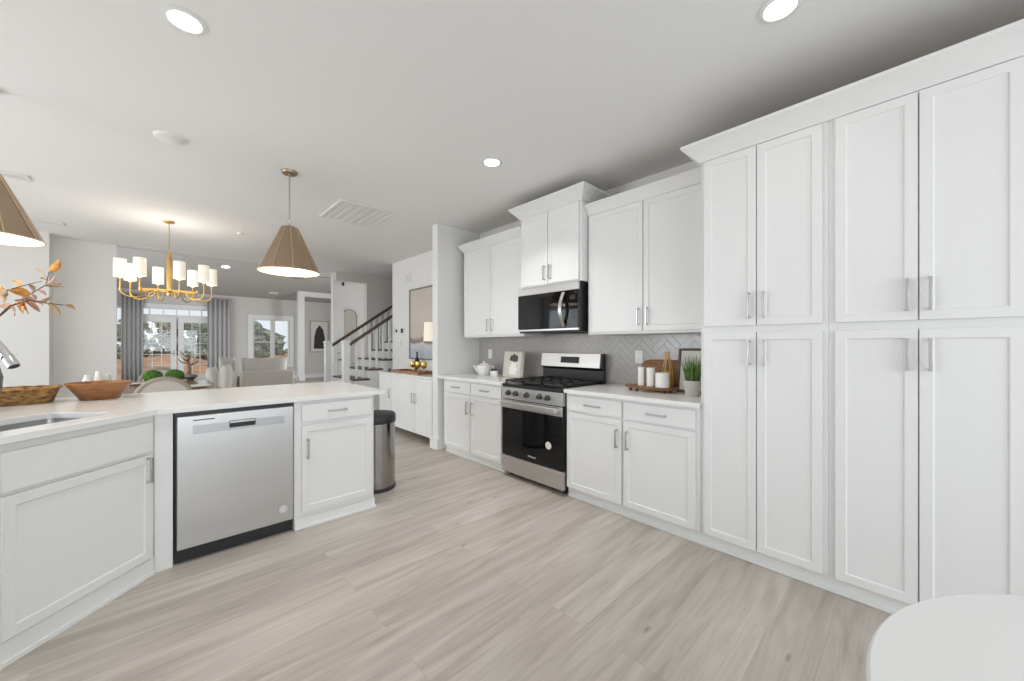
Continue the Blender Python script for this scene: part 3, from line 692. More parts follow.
def sink_shell():
    m = MB(); bm = m.bm
    a = roundrect(S0 - .004, S1 + .004, P0 - .004, P1 + .004, 0.03); b = roundrect(S0 + .006, S1 - .006, P0 + .006, P1 - .006, 0.05)
    c_ = roundrect(S0 + .03, S1 - .03, P0 + .03, P1 - .03, 0.06); oo = roundrect(S0 - .02, S1 + .02, P0 - .02, P1 + .02, 0.04)
    zt = PB - .0008 - .66
    R = [[bm.verts.new((x, y, z)) for x, y in l] for l, z in ((oo, zt), (a, zt), (b, .05), (c_, .02))]
    for p, q in zip(R, R[1:]):
        n = len(p)
        for k in range(n): bm.faces.new((p[k], p[(k + 1) % n], q[(k + 1) % n], q[k]))
    bm.faces.new(R[-1])
    bmesh.ops.recalc_face_normals(bm, faces=bm.faces)
    return m
sh = sink_shell().build('basin', brushed('sink_steel', (0.40, 0.40, 0.40), 0.35), t)
sd = sh.modifiers.new('solid', 'SOLIDIFY'); sd.thickness = 0.0015; sd.offset = 1
dx, dy = diag(1.62, 0.30); MB().lathe([(.04, 0), (.04, .004), (.025, .002), (.0, .002)], (dx, dy, .02), 24).build('drain', CHROME, t)
# faucet
fx_, fy_ = -0.660, 3.022
t = thing('faucet', 'chrome pull-down faucet at the back of the sink', 'faucet', (fx_, fy_, PT), -PI / 4)
MB().lathe([(.028, 0), (.028, .01), (.020, .02), (.018, .10), (.016, .12)], (0, 0, 0), 24).build('base', CHROME, t)
pts = [(0, 0, .11), (0, 0, .25)] + [(0.108 - 0.108 * math.cos(PI * k / 12 * .80), 0, .29 + .118 * math.sin(PI * k / 12 * .80)) for k in range(13)]
MB().tube(pts, .0135, 14).build('spout', CHROME, t)
e = Vector(pts[-1]); dirn = Vector((math.sin(PI * .80), 0, math.cos(PI * .80))).normalized(); 
hp = [e - dirn * 0.005, e + dirn * .02, e + dirn * .05, e + dirn * .115, e + dirn * .128]
h = MB().tube(hp, [.0145, .0165, .019, .021, .0195], 16).build('spray_head', CHROME, t)
b0 = e + dirn * .055 + Vector((0.004, -.012, 0.004))
for k in (0, 1):
    q = e + dirn * (.05 + .028 * k) + Vector((.0, -.0165, 0)); MB().ball((q.x, q.y, q.z), .007, .006, .009, 10, 6).build('spray_button', DARKPL, h)
MB().tube([(0, -.018, .07), (0, -.05, .085), (.0, -.10, .12)], [.008, .007, .006], 10).build('lever', CHROME, t)

# ------------------------------------------------------------------ things on the peninsula
def oval_basket():
    m = MB(); bm = m.bm; seg = 72
    def ring(rx, ry, z, amp=0.0, ph=0.0):
        out = []
        for k in range(seg):
            a = 2 * PI * k / seg; ca, sa = math.cos(a), math.sin(a)
            ex = .55
            x = rx * math.copysign(abs(ca) ** ex, ca); y = ry * math.copysign(abs(sa) ** ex, sa)
            f = 1 + amp * math.sin(k * 2 * PI / 4 + ph)
            out.append(bm.verts.new((x * f, y * f, z + (amp * .15 * math.sin(k * 1.3) if z > .07 else 0))))
        return out
    R = [ring(.235, .115, 0)]
    for i in range(9): R.append(ring(.235 + .03 * (i + 1) / 9, .115 + .025 * (i + 1) / 9, .09 * (i + 1) / 9, .008, PI * (i % 2)))
    for i in range(8, -1, -1): R.append(ring(.223 + .03 * i / 9, .103 + .025 * i / 9, .006 + .084 * i / 9, .006, PI * (i % 2)))
    for a, b in zip(R, R[1:]):
        for k in range(seg): bm.faces.new((a[k], a[(k + 1) % seg], b[(k + 1) % seg], b[k]))
    bm.faces.new(R[0]); bm.faces.new(R[-1]); bmesh.ops.recalc_face_normals(bm, faces=bm.faces)
    return m
t = thing('woven_basket', 'long low woven basket tray beside the dark vase', 'basket', (-0.70, 3.70, PT), 0.02)
oval_basket().build('basket_wall', BASKET, t)
m = MB()
rp = [(.268 * math.copysign(abs(math.cos(a)) ** .55, math.cos(a)), .143 * math.copysign(abs(math.sin(a)) ** .55, math.sin(a)), .091 + .002 * math.sin(k * 1.7)) for k, a in ((k, 2 * PI * k / 72) for k in range(72))]
m.tube(rp, [.006 + .0015 * math.sin(k * 1.6) for k in range(72)], 8, True).build('rim', BASKET, t)
o = MB().lathe([(.0, 0), (.088, 0), (.094, .006), (.150, .098), (.155, .110), (.149, .111), (.142, .100), (.086, .014), (.0, .012)], (0, 0, 0), 40, caps=False).build('wooden_bowl', WOODB)
o.location = (-0.262, 3.69, PT); tag(o, 'brown acacia wood bowl on the white peninsula', 'bowl')
for x, y, lab, h, col in ((-0.335, 3.86, 'small white bottle left behind the wooden bowl', .14, CERAM), (-0.282, 3.862, 'tallest small white bottle behind the wooden bowl', .165, CERAM), (-0.235, 3.865, 'small pale green bottle right behind the wooden bowl', .145, mat('pale_green', (0.50, 0.55, 0.44), 0.4))):
    t = thing('bottle', lab, 'bottle', (x, y, PT), 0, 'small bottles behind the wooden bowl')
    MB().lathe([(.0, 0), (.02, 0), (.022, .01), (.022, h * .80), (.014, h * .92), (.013, h), (0, h)], seg=20, caps=False).build('body', col, t)
    MB().lathe([(.0, 0), (.013, 0), (.013, .012), (.0, .014)], (0, 0, h - .002), 16, caps=False).build('cap', PLATE_W, t)
VX, VY = -0.685, 3.40
o = MB().lathe([(.0, 0), (.052, 0), (.06, .01), (.082, .12), (.086, .18), (.072, .25), (.042, .30), (.040, .32), (.046, .335), (.041, .335), (.036, .315), (.036, .30), (.066, .245), (.078, .18), (.074, .12), (.052, .02), (.0, .018)], seg=32, caps=False).build('vase', CERAMG)
o.location = (VX, VY, PT); tag(o, 'dark grey stoneware vase at the left edge of the peninsula', 'vase')
def at(u, v, d):
    tt = (u - 512) / 378; ss = (345 - v) / 378
    return Vector((d * (math.cos(YAW) + tt * math.sin(YAW)), d * (math.sin(YAW) - tt * math.cos(YAW)), 1.265 + d * ss))
V0 = Vector((VX, VY, PT + .32))
def leaf(m_, base, tip, wdt, parent, bend=0.02, roll=0.0):
    base, tip = Vector(base), Vector(tip); ax = (tip - base); Lg = ax.length; ax.normalize()
    side = ax.cross(Vector((0.69, 0.72, 0.15))).normalized(); side = Matrix.Rotation(roll, 3, ax) @ side
    nrm = side.cross(ax)
    m = MB(); bm = m.bm; rows = []
    for k in range(8):
        a = k / 7; wd = wdt * (math.sin(PI * min(1, a * .92 + .04)) ** .8) * (1 - .35 * a) + .0005
        c = base + ax * (Lg * a) + nrm * (bend * math.sin(PI * a) * .6)
        rows.append([bm.verts.new(c - side * wd + nrm * wd * .25), bm.verts.new(c), bm.verts.new(c + side * wd + nrm * wd * .25)])
    for a, b in zip(rows, rows[1:]):
        for j in (0, 1): bm.faces.new((a[j], a[j + 1], b[j + 1], b[j]))
    o = m.build('leaf', m_, parent); o.modifiers.new('solid', 'SOLIDIFY').thickness = 0.0008
    return o
def branch(label, pts, leaves, r0):
    t = thing('leafy_branch', label, 'branch', V0, 0, 'branches in the dark vase')
    P = [p - V0 for p in pts]
    MB().tube(P, [r0 * (1 - .7 * k / (len(P) - 1)) for k in range(len(P))], 8).build('stem', TWIG, t)
    for (b, tp, wd, mm, rl) in leaves: leaf(mm, b - V0, tp - V0, wd, t, 0.012, rl)
D = 2.02
branch('upper autumn branch rising from the dark vase, one leaf on top', [V0 - Vector((0, 0, .1)), V0, at(-12, 326, D), at(8, 309, D), at(27, 296, D + .02), at(46, 285, D + .06), at(49, 272, D + .08)],
       [(at(49, 272, D + .08), at(60, 260, D + .08), .022, LEAFO, .2), (at(46, 280, D + .06), at(35, 268, D + .1), .015, LEAFB, -.4), (at(45, 285, D + .06), at(64, 287, D + .02), .013, LEAFB, .5), (at(46, 286, D + .06), at(62, 282, D + .1), .012, LEAFB, -.5), (at(47, 282, D + .06), at(40, 278, D), .012, LEAFO, .3), (at(30, 294, D), at(9, 290, D - .05), .026, LEAFO, .1), (at(27, 296, D), at(14, 300, D - .05), .024, LEAFP, .6), (at(22, 296, D), at(36, 303, D + .03), .016, LEAFP, -.2), (at(26, 297, D), at(18, 306, D - .06), .022, LEAFO, .1), (at(34, 291, D), at(28, 284, D), .013, LEAFB, .2), (at(38, 290, D), at(46, 296, D), .013, LEAFP, .2), (at(46, 284, D), at(55, 276, D + .05), .012, LEAFP, .3)], .0055)
branch('lower autumn branch rising from the dark vase, reaching furthest right', [V0 - Vector((0, 0, .1)), V0, at(-10, 324, D - .03), at(10, 306, D - .04), at(30, 300, D - .02), at(46, 303, D), at(62, 305, D + .02), at(67, 305, D + .03)],
       [(at(65, 305, D), at(75, 309.5, D + .02), .014, LEAFB, .2), (at(48, 304, D), at(60, 315, D), .017, LEAFB, .0), (at(35, 301, D), at(43, 306, D), .013, LEAFP, .4), (at(16, 303, D), at(23, 313, D - .06), .035, LEAFO, .0), (at(22, 300, D - .02), at(35, 310, D - .02), .014, LEAFP, .4), (at(36, 300, D), at(30, 293, D), .01, LEAFP, .1), (at(18, 304, D), at(28, 314, D - .03), .022, LEAFO, .4), (at(10, 306, D), at(14, 316, D - .05), .016, LEAFB, .2), (at(26, 301, D), at(40, 312, D + .03), .014, LEAFP, -.3), (at(40, 302, D), at(50, 297, D + .03), .012, LEAFB, .3), (at(12, 306, D - .04), at(-2, 306, D - .05), .02, LEAFP, .2)], .006)
branch('left autumn branch leaning out of the dark vase', [V0 - Vector((0, 0, .1)), V0, at(-20, 318, D - .05), at(-8, 300, D - .05), at(8, 290, D - .05), at(22, 286, D - .02), at(42, 281, D)],
       [(at(-2, 296, D - .05), at(6, 290, D - .1), .022, LEAFB, .2), (at(22, 286, D - .02), at(12, 280, D), .014, LEAFO, .3), (at(22, 287, D), at(19, 290, D), .014, LEAFP, .1), (at(0, 294, D - .05), at(4, 303, D - .1), .016, LEAFB, -.2), (at(-6, 300, D - .05), at(2, 286, D), .016, LEAFO, .5)], .005)

# ------------------------------------------------------------------ trash can
t = thing('trash_can', 'tall stainless steel trash can with black lid at the peninsula end', 'trash can', (1.432, 3.27, 0))
MB().lathe([(.160, 0), (.164, .004), (.164, .03), (.160, .034)], seg=48).build('base_ring', DARKPL, t)
MB().lathe([(.158, .03), (.158, .60), (.150, .605)], seg=48).build('body', brushed('can_steel', (0.36, 0.35, 0.34), 0.17), t)
MB().lathe([(.164, .585), (.166, .59), (.166, .64), (.155, .662), (.10, .672), (.0, .674)], seg=48).build('lid', DARKPL, t)

# ------------------------------------------------------------------ round white table at the bottom right
t = thing('round_table', 'round white table nearest the camera at the lower right', 'table', (0.87, -0.5, 0))
MB().lathe([(.0, .722), (.507, .722), (.537, .728), (.552, .739), (.552, .744), (.547, .75), (.0, .75)], seg=96, caps=False).build('tabletop', WTABLE, t)
MB().lathe([(.0, 0), (.27, 0), (.28, .012), (.20, .03), (.07, .09), (.045, .25), (.045, .55), (.08, .68), (.16, .722), (.0, .722)], seg=48, caps=False).build('pedestal', WTABLE, t)

# ------------------------------------------------------------------ counter things, left of the range
KZ = QT
t = thing('teapot', 'white ceramic teapot on the counter by the short wall', 'teapot', (2.90, 3.56, KZ), RW + .35)
bd = MB().lathe([(.0, 0), (.062, 0), (.068, .004), (.085, .05), (.096, .085), (.098, .10), (.085, .118), (.06, .122), (.0, .122)], seg=36, caps=False).build('body', CERAM, t)
lid = MB().lathe([(.0, .12), (.066, .12), (.064, .13), (.04, .142), (.012, .148), (.010, .155), (.016, .162), (.014, .172), (.0, .175)], seg=28, caps=False).build('lid', CERAM, t)
MB().tube([(-.075, 0, .05), (-.11, 0, .07), (-.13, 0, .10), (-.145, 0, .115)], [.024, .018, .013, .012], 12).build('spout', CERAM, t)
MB().tube([(.085, 0, .105), (.115, 0, .115), (.135, 0, .09), (.125, 0, .05), (.08, 0, .035)], .008, 10).build('handle', CERAM, t)
for x, y, h, lab in ((2.90, 3.39, .06, 'small white jar with dark top beside the teapot'), (2.84, 3.285, .07, 'small white jar with dark top leaning against the cookbook')):
    t = thing('jar', lab, 'jar', (x, y, KZ), 0, 'jars on the counter by the teapot')
    MB().lathe([(.0, 0), (.03, 0), (.032, .005), (.032, h * .8), (.026, h), (.0, h)], seg=24, caps=False).build('body', CERAM, t)
    MB().lathe([(.0, h), (.027, h), (.027, h + .016), (.008, h + .02), (.008, h + .03), (.0, h + .032)], seg=24, caps=False).build('lid', DARKPL, t)
# cookbook standing on its edge, its cover printed with a jug
t = thing('cookbook', 'cream standing cookbook with a white jug picture beside the range', 'book', (2.915, 3.235, KZ + .0055), RW - .10)
BS = Matrix.Diagonal((1.38, 1.0, 1.08, 1.0))
Mt = Matrix.Rotation(math.radians(-7), 4, 'X') @ BS
box(0, .22, .004, .036, .003, .262).xf(Mt).build('pages', PAPER, t, 0.001)
MB().box(-.004, .224, -.002, .004, 0, .266).box(-.004, .224, .036, .041, 0, .266).box(-.006, -.002, -.002, .041, 0, .266).xf(Mt).build('cover', mat('cover_cream', (0.60, 0.56, 0.50), 0.6), t, 0.001)
m = MB().prism([(.085, .03), (.165, .03), (.178, .09), (.155, .15), (.165, .175), (.10, .165), (.108, .145), (.075, .09)], -.0035, -.0021, 'y').xf(Mt); m.build('jug_print', CERAM, t)
m = MB()
for bx, bz, br in ((.105, .20, .024), (.135, .185, .026), (.160, .205, .022), (.130, .222, .018), (.09, .182, .014), (.165, .178, .016)):
    m.prism([(bx + br * math.cos(q * PI / 7) * (1 + .18 * (q % 2)), bz + br * math.sin(q * PI / 7) * (1 + .18 * (q % 2))) for q in range(14)], -.0042 - bx * .002, -.0021, 'y')
m.xf(Mt); m.build('flower_print', BLACK, t)
m = MB().tube([(.178 + .028 * math.sin(PI * k / 8), -.003, .07 + .09 * k / 8) for k in range(9)], .004, 6).xf(Mt); m.build('jug_handle_print', CERAM, t)
def outlet(y, z, label, x=WX - .0085, name='wall_outlet'):
    t = thing(name, label, 'outlet', (x, y, z), RW, 'outlets on the backsplash')
    box(-.036, .036, -.006, 0, -.058, .058).build('plate', PLATE_W, t, 0.002)
    for s in (-1, 1): MB().box(-.016, .016, -.009, -.006, s * .028 - .014, s * .028 + .014).build('socket', CERAM, t, 0.002)
outlet(3.715, 1.15, 'white wall outlet on the tiles behind the teapot')
outlet(1.665, 1.16, 'white wall outlet on the tiles left of the brown cutting board')

# ------------------------------------------------------------------ counter things, right of the range
t = thing('candle_tray', 'low dark wooden riser tray under the white candles', 'tray', (2.845, 1.42, KZ), RW)
MB().lathe([(.0, .022), (.205, .022), (.212, .028), (.212, .040), (.206, .044), (.0, .044)], seg=48, sy=.46, caps=False).build('tray_board', WOODM, t)
for s in (-1, 1):
    for q in (-1, 1): MB().ball((s * .14, q * .05, .0115), .014, .014, .0115, 14, 8).build('foot', WOODD, t)
def candle(x, y, r, h, lab):
    t = thing('candle', lab, 'candle', (x, y, KZ + .044), 0, 'candles on the wooden riser')
    MB().lathe([(.0, 0), (r, 0), (r, h - .002), (r - .002, h), (r - .006, h - .004), (.0, h - .005)], seg=28, caps=False).build('wax', WAX, t)
    MB().cyl((0, 0, h - .006), (0.001, 0, h + .008), .0012, 6).build('wick', TWIG, t)
candle(2.845, 1.495, .026, .145, 'thin white pillar candle, leftmost on the wooden riser')
candle(2.83, 1.408, .031, .143, 'middle white pillar candle on the wooden riser')
candle(2.81, 1.305, .05, .108, 'wide short white candle on the wooden riser')
t = thing('wire_stand', 'gold wire stand behind the wide white candle', 'stand', (2.986, 1.345, KZ))
m = MB()
for a in range(6):
    an = a * PI / 3; m.tube([(.042 * math.cos(an), .042 * math.sin(an), .004), (.038 * math.cos(an), .038 * math.sin(an), .16), (.02 * math.cos(an), .02 * math.sin(an), .25), (.014 * math.cos(an), .014 * math.sin(an), .305)], .003, 6)
for r, z in ((.042, .004), (.038, .15), (.016, .305)): m.tube([(r * math.cos(k * PI / 12), r * math.sin(k * PI / 12), z) for k in range(24)], .003, 6, True)
m.build('wire_cage', GOLD, t)
MB().lathe([(.0, .0), (.032, .0), (.032, .11), (.0, .11)], seg=20, caps=False).build('amber_glass', AMBER, t)
# round cutting board leaning on the tiles
t = thing('cutting_board', 'wide rounded brown cutting board leaning on the tiles behind the candles', 'cutting board', (3.045, 1.425, KZ + .003), RW)
Mt = Matrix.Rotation(math.radians(-13), 4, 'X')
def bshape(w, h, e=0.0):
    o = []
    for k in range(64):
        a = 2 * PI * k / 64; c_, s_ = math.cos(a), math.sin(a)
        x = math.copysign(abs(c_) ** .5, c_); z = math.copysign(abs(s_) ** .5, s_)
        o.append((x * w * (1 + .13 * z), h + e + h * z))
    return o
m = MB().prism(bshape(.18, .122), -.01, .01, 'y').xf(Mt); m.build('board', WOODM, t, 0.004)
m = MB().prism(bshape(.167, .112, .010), -.0125, -.0095, 'y').xf(Mt); m.build('inner_face', WOODB, t, 0.001)
# framed print behind the plant
t = thing('picture_frame', 'dark framed print on the counter behind the potted grass', 'picture frame', (2.97, 1.265, KZ + .002), RW + .0)
Mt = Matrix.Rotation(math.radians(-9), 4, 'X')
MB().box(0, .24, -.01, .01, 0, .018).box(0, .24, -.01, .01, .322, .34).box(0, .018, -.01, .01, .018, .322).box(.222, .24, -.01, .01, .018, .322).xf(Mt).build('frame', WOODD, t, 0.002)
box(.018, .222, -.002, .004, .018, .322).xf(Mt).build('print', PAPER, t)
# potted grass
t = thing('potted_grass', 'green grass plant in a pale concrete pot beside the pantry', 'potted plant', (2.79, 1.075, KZ))
MB().lathe([(.0, 0), (.043, 0), (.046, .004), (.060, .105), (.060, .112), (.054, .112), (.05, .09), (.0, .088)], seg=32, caps=False).build('pot', STONE, t)
MB().lathe([(.0, .094), (.051, .092)], seg=24, caps=False).build('soil', TWIG, t)
m = MB(); rnd = random.Random(3)
for k in range(330):
    a = rnd.uniform(0, 2 * PI); r = .045 * math.sqrt(rnd.random()); x, y = r * math.cos(a), r * math.sin(a)
    h = rnd.uniform(.12, .215); ln = rnd.uniform(.15, .75); dx, dy = x * ln * 2 + rnd.uniform(-.012, .012), y * ln * 2 + rnd.uniform(-.012, .012)
    wv = rnd.uniform(.002, .0035); b = rnd.uniform(0, PI); c, s = math.cos(b) * wv, math.sin(b) * wv
    P = []
    for q in (0, .5, 1.0):
        P.append((x + dx * q * q, y + dy * q * q, .09 + h * q, 1 - q * .92))
    bm = m.bm; rows = [[bm.verts.new((p[0] - c * p[3], p[1] - s * p[3], p[2])), bm.verts.new((p[0] + c * p[3], p[1] + s * p[3], p[2]))] for p in P]
    for a_, b_ in zip(rows, rows[1:]): bm.faces.new((a_[0], a_[1], b_[1], b_[0]))
o = m.build('grass_tuft', GRASS, t); o['kind'] = 'stuff'

# ------------------------------------------------------------------ sideboard niche beyond the short wall
t = thing('sideboard', 'white sideboard cabinet with steel handles beyond the short wall', 'sideboard', (2.505, 5.62, 0), RW)
W = 1.535
box(0, W, 0.02, 0.62, 0.09, 0.838).build('carcass', WHITE, t)
box(-.01, W + .01, -.005, 0.632, 0.838, 0.86).build('top', QUARTZ, t, 0.002)
for x in (0.03, W - .03):
    for y in (0.05, 0.58): box(x - .025, x + .025, y - .025, y + .025, 0, 0.09).build('leg', WHITE, t)
for a, b, hx in ((.012, .41, .375), (.42, 1.085, 1.05), (1.095, W - .012, 1.13)):
    d = shaker(a, b, .10, .83, .05, y=.02).build('door', WHITE, t, .0015); pull(hx, .56, .13, True, y=0.0, parent=d)
SZ = 0.86
t = thing('framed_art', 'large framed pale seascape on the wall above the sideboard', 'picture', (WX - .001, 5.80, 1.03), RW)
MB().box(0, 1.35, -.035, 0, 0, .022).box(0, 1.35, -.035, 0, 1.138, 1.16).box(0, .022, -.035, 0, .022, 1.138).box(1.328, 1.35, -.035, 0, .022, 1.138).build('frame', mat('grey_frame', (0.20, 0.19, 0.18), 0.5), t, .002)
box(.022, 1.328, -.022, -.004, .022, 1.138).build('canvas', ARTM, t)
t = thing('serving_tray', 'brown wooden serving tray on the sideboard', 'tray', (2.735, 5.0, SZ), RW)
MB().box(-.40, .40, -.14, .14, 0, .014).build('tray_base', WOODB, t, .003)
MB().box(-.40, .40, -.14, -.128, .014, .036).box(-.40, .40, .128, .14, .014, .036).box(-.40, -.388, -.128, .128, .014, .036).box(.388, .40, -.128, .128, .014, .036).build('rim', WOODB, t, .002)
for k, (x, y, wh) in enumerate(((2.73, 4.98, 'leftmost'), (2.73, 4.83, 'middle'), (2.73, 4.67, 'rightmost'))):
    t = thing('goblet', 'gold stemmed goblet, %s of the three on the serving tray' % wh, 'goblet', (x, y, SZ + .0145), 0, 'gold goblets on the serving tray')
    MB().lathe([(.0, 0), (.034, 0), (.034, .003), (.006, .008), (.005, .06)], seg=20, caps=False).build('stem', GOLD, t)
    MB().lathe([(.005, .06), (.03, .072), (.044, .10), (.042, .135), (.038, .155), (.036, .155), (.040, .10), (.0, .075)], seg=24, caps=False).build('bowl', GOLD, t)
t = thing('table_lamp', 'table lamp with cream drum shade on the sideboard', 'lamp', (2.95, 4.77, SZ))
MB().lathe([(.0, 0), (.055, 0), (.055, .015), (.02, .03), (.016, .42), (.0, .42)], seg=24, caps=False).build('base', BRASS, t)
MB().lathe([(.150, .46), (.138, .73), (.135, .73), (.147, .46)], seg=40, caps=False).build('lamp_shade', mat('lamp_shade_lit', (0.85, 0.78, 0.66), .8, emit=(1, .86, .68), es=.34), t)
MB().box(-.143, .143, -.004, .004, .52, .527).box(-.004, .004, -.143, .143, .52, .527).cyl((0, 0, .42), (0, 0, .60), .012).build('harp', BRASS, t)
o = MB().lathe([(.0, 0), (.036, 0), (.037, .01), (.037, .17), (.014, .22), (.013, .29), (.015, .295), (.0, .30)], seg=24, caps=False).build('wine_bottle', BOTTLEG)
o.location = (3.02, 5.38, SZ); tag(o, 'dark wine bottle on the sideboard in front of the seascape', 'bottle')
o = MB().lathe([(.0, 0), (.028, 0), (.03, .01), (.018, .03), (.022, .04), (.0, .05)], seg=20, caps=False).build('paperweight', CERAMG)
o.location = (2.62, 5.51, SZ); tag(o, 'small dark ornament at the left end of the sideboard', 'ornament')
def wall_dev(name, label, cat, y, z, w_, h_, m1, parts=()):
    t = thing(name, label, cat, (WX, y, z), RW)
    box(-w_ / 2, w_ / 2, -.018, 0, -h_ / 2, h_ / 2).build('cover_plate', m1, t, .003)
    for nm, a, b, c_, d_, mm in parts: box(a, b, -.022, -.018, c_, d_).build(nm, mm, t, .001)
wall_dev('thermostat', 'white thermostat with dark screen left of the seascape', 'thermostat', 6.08, 1.51, .125, .125, PLATE_W, (('screen', -.042, .042, -.036, .042, SCREEN),))
wall_dev('light_switch', 'white double light switch below the thermostat', 'light switch', 6.17, 1.31, .115, .115, PLATE_W, (('rocker', -.045, -.008, -.035, .035, CERAM), ('rocker', .008, .045, -.035, .035, CERAM)))
wall_dev('door_chime', 'white door chime box high on the wall above the thermostat', 'chime', 5.885, 2.415, .15, .15, PLATE_W, (('grille', -.05, .05, -.05, .05, CERAM),))
wall_dev('wall_sensor', 'tiny black sensor on the wall left of the thermostat', 'sensor', 6.31, 1.515, .03, .05, DARKPL)

# ------------------------------------------------------------------ stairs
st = thing('staircase', 'white staircase with dark treads rising to the right', 'staircase', (1.80, 6.62, 0))
rise, run = .168, .245
for k in range(11):
    x = run * k
    box(x, x + run + .0 if k < 10 else x + run * 2, 0.0, 1.1, 0, rise * (k + 1) - .03).build('riser', TRIM, st)
    box(x - .025, x + run, -.015, 1.115, rise * (k + 1) - .03, rise * (k + 1)).build('tread', HANDRAIL, st, .006)
def newel(x, y, z, label):
    t = thing('newel_post', label, 'newel post', (x, y, z), 0, 'newel posts of the stairs')
    MB().box(-.05, .05, -.05, .05, 0, .80).build('shaft', TRIM, t, .003)
    MB().box(-.058, .058, -.058, .058, .74, .76).box(-.066, .066, -.066, .066, .80, .822).prism([(-.05, -.05), (.05, -.05), (.05, .05), (-.05, .05)], .822, .84).build('cap', TRIM, t, .003)
NX = 2.40
nz = rise * 3
newel(NX, 6.72, nz - .0, 'white newel post in front of the front door, nearer rail of the stairs')
newel(NX, 7.66, nz - .0, 'white newel post left of the stairs, end of the far rail')
def rail(label, y, x0, x1, z0):
    t = thing('stair_railing', label, 'railing', (x0, y, z0), 0, 'railings of the stairs')
    sl = rise / run; P = [(0, 0, 0), (x1 - x0, 0, (x1 - x0) * sl)]
    mb = MB(); bm = mb.bm
    pr = [(-.03, -.03), (.03, -.03), (.034, .0), (.02, .03), (-.02, .03), (-.034, .0)]
    a = [bm.verts.new((0, p, q)) for p, q in pr]; b = [bm.verts.new((x1 - x0, p, (x1 - x0) * sl + q)) for p, q in pr]
    bm.faces.new(a); bm.faces.new(b)
    for k in range(6): bm.faces.new((a[k], a[(k + 1) % 6], b[(k + 1) % 6], b[k]))
    bmesh.ops.recalc_face_normals(bm, faces=bm.faces); mb.build('handrail', HANDRAIL, t, .004)
    k = 0
    for j in range(3, 10):
      for fr_ in (.27, .77):
        xw = 1.80 + run * (j + fr_) - .02; x = xw - x0; zb = rise * (j + 1) - z0
        if x < .06 or xw > x1 - .03 or x * sl - .02 - zb < .1: continue
        box(x - .016, x + .016, -.016, .016, zb, x * sl - .02).build('baluster', TRIM, t)
rail('nearer dark stair handrail with white balusters', 6.72, NX + .05, NX + 1.55, nz + .76)
rail('far dark stair handrail with white balusters', 7.66, NX + .09, NX + 1.55, nz + .76)
# arched mirror on the foyer wall, a sensor above
def arch(w_, h_, n=20):
    r = w_ / 2; return [(-r, 0), (r, 0)] + [(r * math.cos(PI * k / n), h_ - r + r * math.sin(PI * k / n)) for k in range(n + 1)]
t = thing('arched_mirror', 'tall arched mirror with dark frame behind the stair rail', 'mirror', (3.29, 8.998, 0.82))
MB().prism(arch(.34, 1.27), -.03, 0, 'y').build('frame', DARKPL, t)
MB().prism([(x * .93, y * .985 + .01) for x, y in arch(.34, 1.27)], -.033, -.029, 'y').build('glass', MIRR, t)
t = thing('wall_sensor', 'small black sensor near the top of the foyer wall', 'sensor', (3.15, 9.0, 2.68))
box(-.02, .02, -.03, 0, -.05, .03).build('sensor_body', DARKPL, t, .004)
# framed picture in the far hall
t = thing('framed_picture', 'pale framed picture with a dark arch shape in the far hall', 'picture', (4.36, 15.998, .98))
MB().box(0, .68, -.03, 0, 0, .03).box(0, .68, -.03, 0, 1.2, 1.23).box(0, .03, -.03, 0, .03, 1.2).box(.65, .68, -.03, 0, .03, 1.2).build('frame', mat('silver_frame', (0.35, 0.33, 0.31), .5), t, .002)
box(.03, .65, -.015, -.002, .03, 1.2).build('mat_board', PAPER, t)
MB().prism([(.14 + x, .14 + y) for x, y in [(0, 0), (.42, 0), (.40, .45), (.34, .75), (.21, .92), (.08, .75), (.02, .45)]], -.018, -.014, 'y').build('dark_print', IRON, t)
t = thing('ceiling_fan', 'dark ceiling fan hanging in the living room behind the brass pendant', 'ceiling fan', (2.54, 10.06, 2.95))
MB().cyl((0, 0, .08), (0, 0, vz(10.06) - 2.95 + .02), .012).build('downrod', DARKPL, t)
MB().lathe([(.0, -.09), (.07, -.085), (.10, -.04), (.10, .04), (.04, .09), (.0, .09)], seg=28, caps=False).build('motor', DARKPL, t)
for k in range(4):
    m = MB().box(.10, .66, -.06, .06, -.004, .004).xf(Matrix.Rotation(PI / 2 * k, 4, 'Z') @ Matrix.Rotation(.2, 4, 'X')); m.build('blade', WOODD, t, .003)

# ------------------------------------------------------------------ living room
def curtain(x0, x1, label):
    m = MB(); bm = m.bm; n = 60; rows = []
    for z in (0.02, 1.0, 2.0, 2.78):
        row = []
        for k in range(n + 1):
            a = k / n; f = 1 - .06 * math.sin(z)
            x = x0 + (x1 - x0) * a; y = 15.86 + .045 * math.sin(a * 2 * PI * 5) * (1.15 - .1 * z) + .01 * math.sin(a * 31)
            row.append(bm.verts.new((x, y, z)))
        rows.append(row)
    for a, b in zip(rows, rows[1:]):
        for k in range(n): bm.faces.new((a[k], a[k + 1], b[k + 1], b[k]))
    o = m.build('curtain', CURT); o.modifiers.new('solid', 'SOLIDIFY').thickness = .004
    tag(o, label, 'curtain', 'curtains of the french doors')
curtain(-0.70, -0.24, 'grey full-length curtain left of the french doors')
curtain(1.26, 1.86, 'grey full-length curtain right of the french doors')
t = thing('curtain_rod', 'dark curtain rod above the french doors', 'curtain rod', (0.58, 15.86, 2.80))
MB().cyl((-1.3, 0, 0), (1.3, 0, 0), .01).build('rod', NICKEL, t)
for s in (-1, 1):
    MB().ball((s * 1.31, 0, 0), .02, .02, .02, 12, 8).build('finial', NICKEL, t)
    box(s * 1.28 - .012, s * 1.28 + .012, 0, .139, -.012, .012).build('bracket', NICKEL, t)

